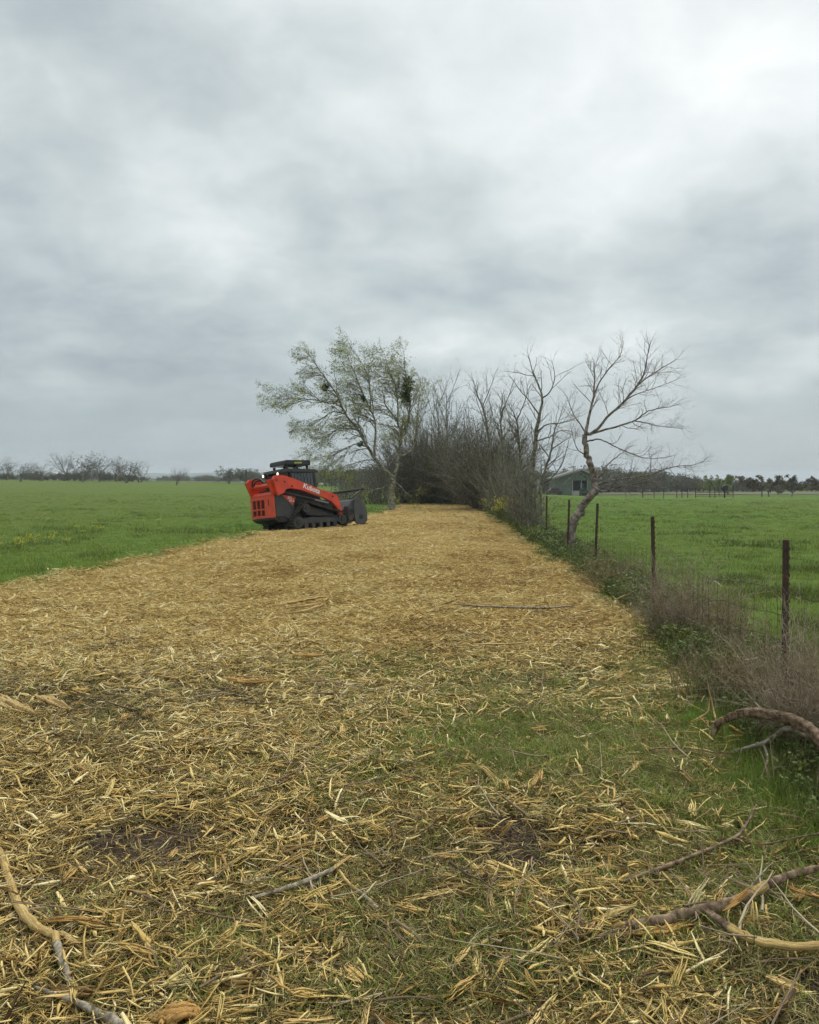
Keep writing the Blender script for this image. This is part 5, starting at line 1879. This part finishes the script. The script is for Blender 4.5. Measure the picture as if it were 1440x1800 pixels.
# ------------------------------------------------------------------ fallen limbs and wood pieces in the foreground
wood_bark = bark_mat('half_stripped_bark', (0.075, 0.046, 0.028), (0.30, 0.215, 0.140), 22, wood_attr=True)
wood_grey = bark_mat('grey_lichen_bark', (0.13, 0.10, 0.070), (0.42, 0.37, 0.28), 26, wood_attr=True)
wood_bare = bark_mat('stripped_yellow_wood', (0.30, 0.185, 0.065), (0.62, 0.46, 0.21), 30, wood_attr='all')
wood_orange = bark_mat('torn_orange_wood', (0.26, 0.125, 0.035), (0.58, 0.36, 0.12), 30, wood_attr='all')


def limb_mesh(name, pix, radii, mat, parent, org, woodf=None, rough=.10, sides=12, seed=0, slim=.72):
    """pix: (px, py, height above ground) control points; woodf: list of (t, wood amount)"""
    r = np.random.default_rng(seed)
    P3 = [np.array(GPH(a, b_, max(h_ * .85 + (.07 if b_ < 1330 and b_ > 985 and not (a > 1200) else 0), .012))) - org for a, b_, h_ in pix]
    bare = mat in (wood_bare, wood_orange) or mat.name.startswith('bleached')
    L3 = smooth_line(P3, 8)
    n = len(L3)
    t = np.linspace(0, 1, n)
    rad = np.interp(t, np.linspace(0, 1, len(radii)), radii) * slim
    L3[1:-1] += r.normal(0, 1, (n - 2, 3)) * rad[1:-1, None] * .10
    V, Q, T, Wd, Fb = [], [], [], [], []
    off = 0

    def strand(c, rd, sd, w):
        nonlocal off
        tb = Tubes(); tb.add(c, rd, sd); v, q = tb.geometry()
        cc = np.repeat(c, sd, 0)
        # ridges run along the strand
        kr = np.tile(1 + r.normal(0, rough * 1.6, sd), len(c)) * (1 + rough * .6 * r.normal(0, 1, len(v)))
        v = cc + (v - cc) * np.clip(kr, .7, 1.4)[:, None]
        V.append(v); Q.append(q + off)
        m = len(c)
        e = np.stack([c[0] + (c[0] - c[1]) * .4, c[-1] + (c[-1] - c[-2]) * .4])
        V.append(e)
        e0 = off + len(v)
        T.append(np.array([(off + i, e0, off + (i + 1) % sd) for i in range(sd)] + [(off + (m - 1) * sd + i, off + (m - 1) * sd + (i + 1) % sd, e0 + 1) for i in range(sd)]))
        Wd.append(np.concatenate([w if np.ndim(w) else np.full(len(v), w), [1, 1]]))
        al = np.repeat(np.concatenate([[0], np.cumsum(np.linalg.norm(np.diff(c, axis=0), axis=1))]), sd)
        an = np.tile(np.arange(sd) / sd * 2 * math.pi, len(c)); rm_ = float(np.mean(rd))
        fb = np.stack([al * 7 + seed, np.cos(an) * rm_ * 170 + off, np.sin(an) * rm_ * 170], 1)
        Fb.append(np.concatenate([fb, fb[:1], fb[-1:]]))
        off += len(v) + 2

    def fibres(k0, k1, m, spread=1.0, thick=.35):
        """torn strips lying side by side between two stations of the limb"""
        for j in range(m):
            a = int(r.integers(k0, max(k0 + 1, k0 + (k1 - k0) // 2))); e = int(min(n, a + r.integers(3, max(4, k1 - k0 + 1))))
            if e - a < 3: continue
            seg = L3[a:e].copy()
            tg = unit(seg[-1] - seg[0]); sd_ = unit(np.cross(tg, [0, 0, 1]))
            o_ = r.uniform(-1, 1); u_ = r.uniform(-.2, 1.0) * (1 - abs(o_) * .6)
            flare = np.linspace(0, 1, e - a) ** 2 * r.uniform(-.6, .9)
            rr = rad[a:e]
            seg += sd_ * (rr * spread)[:, None] * (o_ + flare * o_)[:, None] + np.array([0, 0, 1]) * (rr * u_ * .8)[:, None]
            rs = rr * thick * r.uniform(.4, 1.1) * np.linspace(1, .25, e - a)
            strand(seg, rs, 4, 1.0)

    if bare:
        fibres(0, n, 15, 1.1, .42)
        strand(L3, rad * np.interp(t, [0, .2, .8, 1], [.25, .6, .55, .15]), 7, 1.0)
    else:
        w = 0
        if woodf is not None:
            ww = np.interp(t, [a for a, _ in woodf], [b_ for _, b_ in woodf])
            w = np.repeat(ww, sides)
            k = 0
            while k < n:
                if ww[k] > .5:
                    e = k
                    while e < n and ww[e] > .5: e += 1
                    if e - k > 3: fibres(k, e, 20, .98, .26)
                    k = e
                k += 1
        strand(L3, rad, sides, w)
    me = np_mesh(name, np.concatenate(V), np.concatenate(Q), np.concatenate(T))
    attr(me, 'wood', np.concatenate(Wd))
    attr(me, 'fibre', np.concatenate(Fb), 'FLOAT_VECTOR')
    return link(name, me, mat, parent, smooth=not bare)


def fallen(name, cat, label, stems, origin_px):
    o = GP(*origin_px); root = empty(name, tuple(o)); tag(root, label, cat)
    org = np.array(o)
    for i, (pn, pix, rad, mat, wf) in enumerate(stems):
        limb_mesh(pn, pix, rad, mat, root, org, wf, seed=i * 7 + len(label))
    return root


fallen('fallen_branch', 'branch', 'pale half stripped forked branch lying at the lower left edge', [
    ('stem', [(-14, 1470, .05), (8, 1520, .07), (32, 1590, .07), (62, 1628, .07), (98, 1645, .07)], [.016, .019, .022, .017], wood_grey, [(0, 1), (.75, 1), (1, .6)]),
    ('side_branch', [(96, 1642, .07), (104, 1672, .07), (118, 1712, .065), (140, 1752, .06)], [.018, .017, .017, .014], wood_grey, [(0, 1), (.15, .9), (.25, 0), (1, 0)]),
    ('side_branch', [(104, 1640, .075), (130, 1655, .075), (158, 1678, .06)], [.013, .011, .005], wood_bare, None)], (60, 1640))
fallen('fallen_branch', 'branch', 'grey branch end poking out of the litter at the bottom left', [
    ('stem', [(60, 1735, .06), (110, 1752, .065), (165, 1775, .07), (215, 1805, .075)], [.006, .010, .017, .022], wood_grey, [(0, 0), (1, .1)])], (160, 1780))
fallen('fallen_branch', 'branch', 'grey lichen covered stick lying in the bottom middle of the picture', [
    ('stem', [(448, 1578, .05), (500, 1562, .065), (545, 1546, .075), (580, 1530, .075), (616, 1505, .08)], [.010, .013, .014, .013, .008], wood_grey, [(0, 0), (.7, 0), (.85, .9), (1, 1)]),
    ('side_branch', [(590, 1522, .05), (612, 1552, .05), (640, 1575, .045), (665, 1600, .03)], [.010, .010, .012, .013], wood_grey, [(0, .9), (.5, .6), (.6, 0), (1, 0)])], (545, 1546))
fallen('fallen_branch', 'branch', 'thick splintered limb with torn orange wood at the lower right', [
    ('stem', [(1052, 1630, .03), (1100, 1628, .06), (1170, 1615, .075), (1240, 1598, .085), (1300, 1580, .09), (1355, 1552, .10), (1400, 1535, .09), (1470, 1520, .08)],
     [.010, .018, .024, .025, .022, .022, .018, .016], wood_bark, [(0, .95), (.12, .9), (.16, .0), (.60, .0), (.64, .95), (.68, .9), (.71, 0), (1, 0)]),
    ('split_wood', [(1085, 1640, .035), (1150, 1640, .045), (1205, 1625, .045), (1248, 1605, .05)], [.006, .024, .024, .012], wood_orange, None),
    ('side_branch', [(1240, 1600, .08), (1275, 1625, .075), (1320, 1650, .08), (1380, 1662, .09), (1460, 1664, .10)], [.016, .021, .020, .019, .017], wood_bark, [(0, 0), (.28, 0), (.36, 1), (1, 1)]),
    ('split_wood', [(1278, 1598, .09), (1300, 1578, .13), (1322, 1556, .17)], [.010, .013, .004], wood_orange, None),
    ('split_wood', [(1270, 1602, .085), (1298, 1585, .12), (1330, 1560, .15)], [.008, .008, .002], wood_orange, None),
    ('split_wood', [(1385, 1558, .09), (1415, 1570, .10), (1450, 1578, .12)], [.008, .016, .012], wood_orange, None),
    ('twig', [(1318, 1562, .14), (1340, 1535, .18), (1360, 1515, .20)], [.005, .004, .002], wood_grey, [(0, 0), (1, 0)]),
    ('twig', [(1255, 1618, .07), (1290, 1650, .04), (1312, 1676, .02)], [.006, .004, .002], wood_grey, [(0, .3), (1, .8)])], (1240, 1600))
fallen('fallen_branch', 'branch', 'long thin dark branch slanting up to the right above the splintered limb', [
    ('stem', [(1066, 1566, .03), (1110, 1545, .05), (1160, 1528, .055), (1225, 1502, .06), (1290, 1474, .07), (1315, 1445, .10), (1330, 1415, .12)],
     [.010, .013, .014, .012, .010, .007, .004], wood_bark, [(0, .2), (.1, 0), (1, 0)]),
    ('twig', [(1290, 1474, .07), (1340, 1484, .07), (1400, 1476, .09), (1450, 1470, .10)], [.008, .006, .005, .004], wood_bark, [(0, 0), (1, 0)]),
    ('twig', [(1100, 1522, .04), (1030, 1516, .05), (965, 1500, .04)], [.006, .004, .003], wood_grey, [(0, 0), (1, .2)]),
    ('twig', [(1365, 1510, .05), (1400, 1498, .08), (1450, 1488, .12)], [.004, .004, .003], wood_bark, [(0, 0), (1, 0)]),
    ('twig', [(1372, 1514, .05), (1410, 1512, .06), (1450, 1510, .09)], [.004, .003, .003], wood_bark, [(0, 0), (1, 0)])], (1160, 1528))
# the thick arching limb by the bramble
fallen('fallen_branch', 'branch', 'thick arching brown limb bent to the ground beside the large bramble', [
    ('stem', [(1252, 1304, .02), (1260, 1280, .10), (1283, 1261, .20), (1315, 1251, .27), (1350, 1255, .30), (1395, 1265, .30), (1425, 1282, .28), (1470, 1325, .24)],
     [.020, .030, .034, .036, .036, .038, .042, .046], wood_bark, [(0, .0), (.2, .0), (.25, .55), (.31, .0), (1, .0)]),
    ('split_wood', [(1282, 1280, .06), (1296, 1284, .10), (1312, 1290, .06)], [.010, .016, .004], wood_orange, None),
    ('side_branch', [(1285, 1322, .02), (1324, 1312, .06), (1355, 1300, .12), (1376, 1283, .20), (1397, 1281, .23), (1424, 1296, .24)], [.010, .015, .018, .018, .018, .018], wood_grey, [(0, 0), (1, 0)]),
    ('twig', [(1304, 1318, .04), (1298, 1338, .03), (1286, 1352, .02)], [.007, .005, .003], wood_grey, [(0, 0), (1, 0)]),
    ('twig', [(1342, 1306, .08), (1350, 1335, .05), (1338, 1366, .03)], [.008, .006, .003], wood_grey, [(0, 0), (1, 0)]),
    ('twig', [(1345, 1252, .30), (1325, 1232, .32), (1306, 1212, .36)], [.006, .005, .003], wood_grey, [(0, .3), (1, .3)])], (1320, 1300))
fallen('broken_sapling', 'sapling', 'yellow barked broken sapling fork standing before the arching limb', [
    ('stem', [(1260, 1274, .04), (1254, 1250, .12), (1247, 1222, .24), (1241, 1196, .36)], [.011, .010, .009, .004], wood_bare, None),
    ('side_branch', [(1214, 1274, .02), (1232, 1268, .04), (1245, 1258, .08), (1247, 1236, .16)], [.012, .012, .011, .005], wood_bare, None)], (1252, 1290))
# splintered boards and pieces farther up the strip
def piece(name, cat, label, pix, rad, mat, extra=()):
    return fallen(name, cat, label, [('stem', pix, rad, mat, None)] + [('splinter', a, b_, mat, None) for a, b_ in extra], pix[0][:2])
piece('wood_piece', 'wood', 'thick yellow split log piece left of the middle of the strip', [(400, 1196, .05), (430, 1200, .06), (460, 1198, .05), (490, 1194, .03)], [.030, .034, .024, .008], wood_orange,
      [([(402, 1190, .07), (450, 1190, .06), (496, 1190, .04)], [.012, .010, .003])])
piece('wood_piece', 'wood', 'long pale torn log upper of the pair in the upper left strip', [(480, 1066, .05), (520, 1058, .09), (560, 1052, .10), (584, 1048, .09)], [.02, .045, .05, .02], wood_bare,
      [([(500, 1070, .06), (540, 1064, .09), (570, 1058, .07)], [.015, .03, .01])])
piece('wood_piece', 'wood', 'pale torn log lying just under its neighbour in the upper left strip', [(496, 1080, .03), (530, 1076, .06), (556, 1068, .08), (574, 1060, .10)], [.012, .035, .035, .012], wood_bare)
piece('wood_piece', 'wood', 'flat orange chunk on the strip left of the grassy patch', [(520, 1152, .04), (545, 1154, .05), (570, 1152, .04)], [.02, .032, .018], wood_orange)
piece('wood_piece', 'wood', 'pale straight stick half buried in the middle distance of the strip', [(826, 1133, .04), (860, 1132, .05), (905, 1131, .05), (940, 1130, .03)], [.012, .018, .018, .008], wood_bare)
piece('fallen_branch', 'branch', 'long thin grey pole lying across the middle of the strip', [(800, 1062, .05), (860, 1066, .06), (920, 1068, .06), (968, 1068, .05), (1010, 1064, .04)], [.008, .014, .016, .015, .008], wood_grey)
piece('wood_piece', 'wood', 'curved torn bark slab at the left edge, nearer of two', [(-8, 1224, .06), (20, 1240, .09), (48, 1250, .07), (66, 1256, .04)], [.04, .055, .045, .015], wood_bare)
piece('wood_piece', 'wood', 'curved torn bark slab at the left, farther of two', [(60, 1222, .05), (85, 1232, .09), (108, 1240, .08), (126, 1246, .05)], [.02, .05, .05, .02], wood_bare)
piece('wood_piece', 'wood', 'upright pale chip in the grass right of the middle of the strip', [(716, 1262, .0), (712, 1250, .04), (706, 1240, .07)], [.010, .014, .006], wood_bare)
piece('wood_piece', 'wood', 'pale curved stick in the grass below the upright chip', [(634, 1290, .03), (650, 1282, .05), (672, 1274, .04)], [.006, .010, .004], wood_bare)
piece('wood_piece', 'wood', 'pale slanting board at the mulch edge before the dark dead bush', [(1076, 1058, .06), (1095, 1050, .10), (1112, 1046, .16)], [.010, .022, .012], wood_bare)
piece('wood_piece', 'wood', 'greenish splintered board propped beside the crooked tree foot', [(1016, 998, .03), (1030, 992, .08), (1042, 990, .16)], [.02, .035, .01], wood_bare)
piece('wood_piece', 'wood', 'broad orange root chunk at the bottom edge left of centre', [(262, 1795, .05), (300, 1788, .08), (340, 1784, .07), (352, 1790, .05)], [.03, .05, .05, .03], wood_orange)
piece('wood_piece', 'wood', 'torn orange strip lying right of the pale forked branch', [(60, 1622, .06), (110, 1616, .06), (165, 1618, .06), (195, 1628, .04)], [.012, .020, .018, .006], wood_orange)
piece('wood_piece', 'wood', 'oval bark chip standing in the litter at the lower left', [(200, 1662, .02), (212, 1645, .05), (228, 1624, .06)], [.010, .020, .010], wood_orange)
piece('wood_piece', 'wood', 'pale split stick pointing up left of the splintered limb', [(1046, 1618, .05), (1080, 1606, .07), (1118, 1592, .09)], [.010, .020, .012], wood_bare)
piece('wood_piece', 'wood', 'long pale stick slanting down at the bottom right of centre', [(1085, 1725, .05), (1120, 1752, .05), (1160, 1780, .05), (1190, 1798, .04)], [.006, .012, .012, .008], wood_bare)
piece('wood_piece', 'wood', 'pale stick below the long thin dark branch, left of its middle', [(1115, 1528, .05), (1140, 1550, .05), (1172, 1570, .04)], [.008, .012, .006], wood_bare)
piece('wood_piece', 'wood', 'pale sliver lying above the bare soil in the lower middle', [(486, 1492, .03), (515, 1486, .04), (552, 1476, .04)], [.004, .012, .006], wood_bare)
piece('wood_piece', 'wood', 'bleached chip caught in the brush top beside the wire', [(1248, 1018, .62), (1258, 1022, .61), (1269, 1030, .59)], [.004, .012, .006], simple_mat('bleached_wood', (.62, .58, .44), .8))
piece('wood_piece', 'wood', 'bleached chip hanging in the bramble left of the nearest post', [(1308, 1160, .42), (1320, 1158, .43), (1332, 1156, .43)], [.004, .009, .005], simple_mat('bleached_wood', (.62, .58, .44), .8))
# clods of bare dark soil
cv = []
for _ in range(6):
    bm = bmesh.new(); bmesh.ops.create_icosphere(bm, subdivisions=1, radius=1)
    vv = np.array([v_.co for v_ in bm.verts]); tt = np.array([[w_.index for w_ in f_.verts] for f_ in bm.faces]); bm.free()
    cv.append((vv * r1.uniform(.6, 1.25, (len(vv), 1)) * [1, .85, .6], np.zeros((0, 4), int), tt, 0))
x, y = sample(60000, 1.9, 8)
x, y = keep_by(x, y, soil_mask(x, y) * .5 + .01); k = len(x)
scatter('soil_clods', cv, [simple_mat('crumbly_soil', (0.060, 0.038, 0.026), .95, var=.35, scale=20)], np.stack([x, y, ground_h(x, y) + .003], 1),
        np.stack([rng.normal(0, .5, k), rng.normal(0, .5, k), rng.random(k) * 6.28], 1), .004 + .014 * rng.random(k) ** 2.5, np.full(k, .5),
        label='crumbly dark soil clods in the bare patches of the foreground', cat='soil', kind='stuff')
# dark red sapling twig standing in the strip
fallen('red_twig', 'twig', 'thin dark red twig standing upright in the middle of the strip', [
    ('stem', [(930, 1196, -.02), (930, 1194, .10), (934, 1192, .18), (938, 1190, .30)], [.006, .005, .004, .002], simple_mat('red_bark', (.10, .035, .03), .7), None),
    ('side_branch', [(934, 1192, .17), (939, 1191, .20), (941, 1190, .24)], [.004, .003, .002], simple_mat('red_bark', (.10, .035, .03), .7), None)], (930, 1196))

# ------------------------------------------------------------------ thin damp air
hz_m = bpy.data.materials.new('damp_air'); hz_m.use_nodes = True
ht = NT(hz_m.node_tree); ht.n.clear()
pv = ht.node('ShaderNodeVolumePrincipled')
pv.inputs['Color'].default_value = (.86, .92, .97, 1)
pv.inputs['Density'].default_value = 0.00034
pv.inputs['Anisotropy'].default_value = 0.0
ho = ht.node('ShaderNodeOutputMaterial'); ht.l.new(pv.outputs[0], ho.inputs['Volume'])
bm = bmesh.new(); box(bm, (0, 1000, 8.5), (7600, 5000, 60))
hz_o = bm_obj('haze', bm, hz_m)
tag(hz_o, kind='stuff')
scene.cycles.volume_bounces = 0
scene.cycles.volume_step_rate = 5
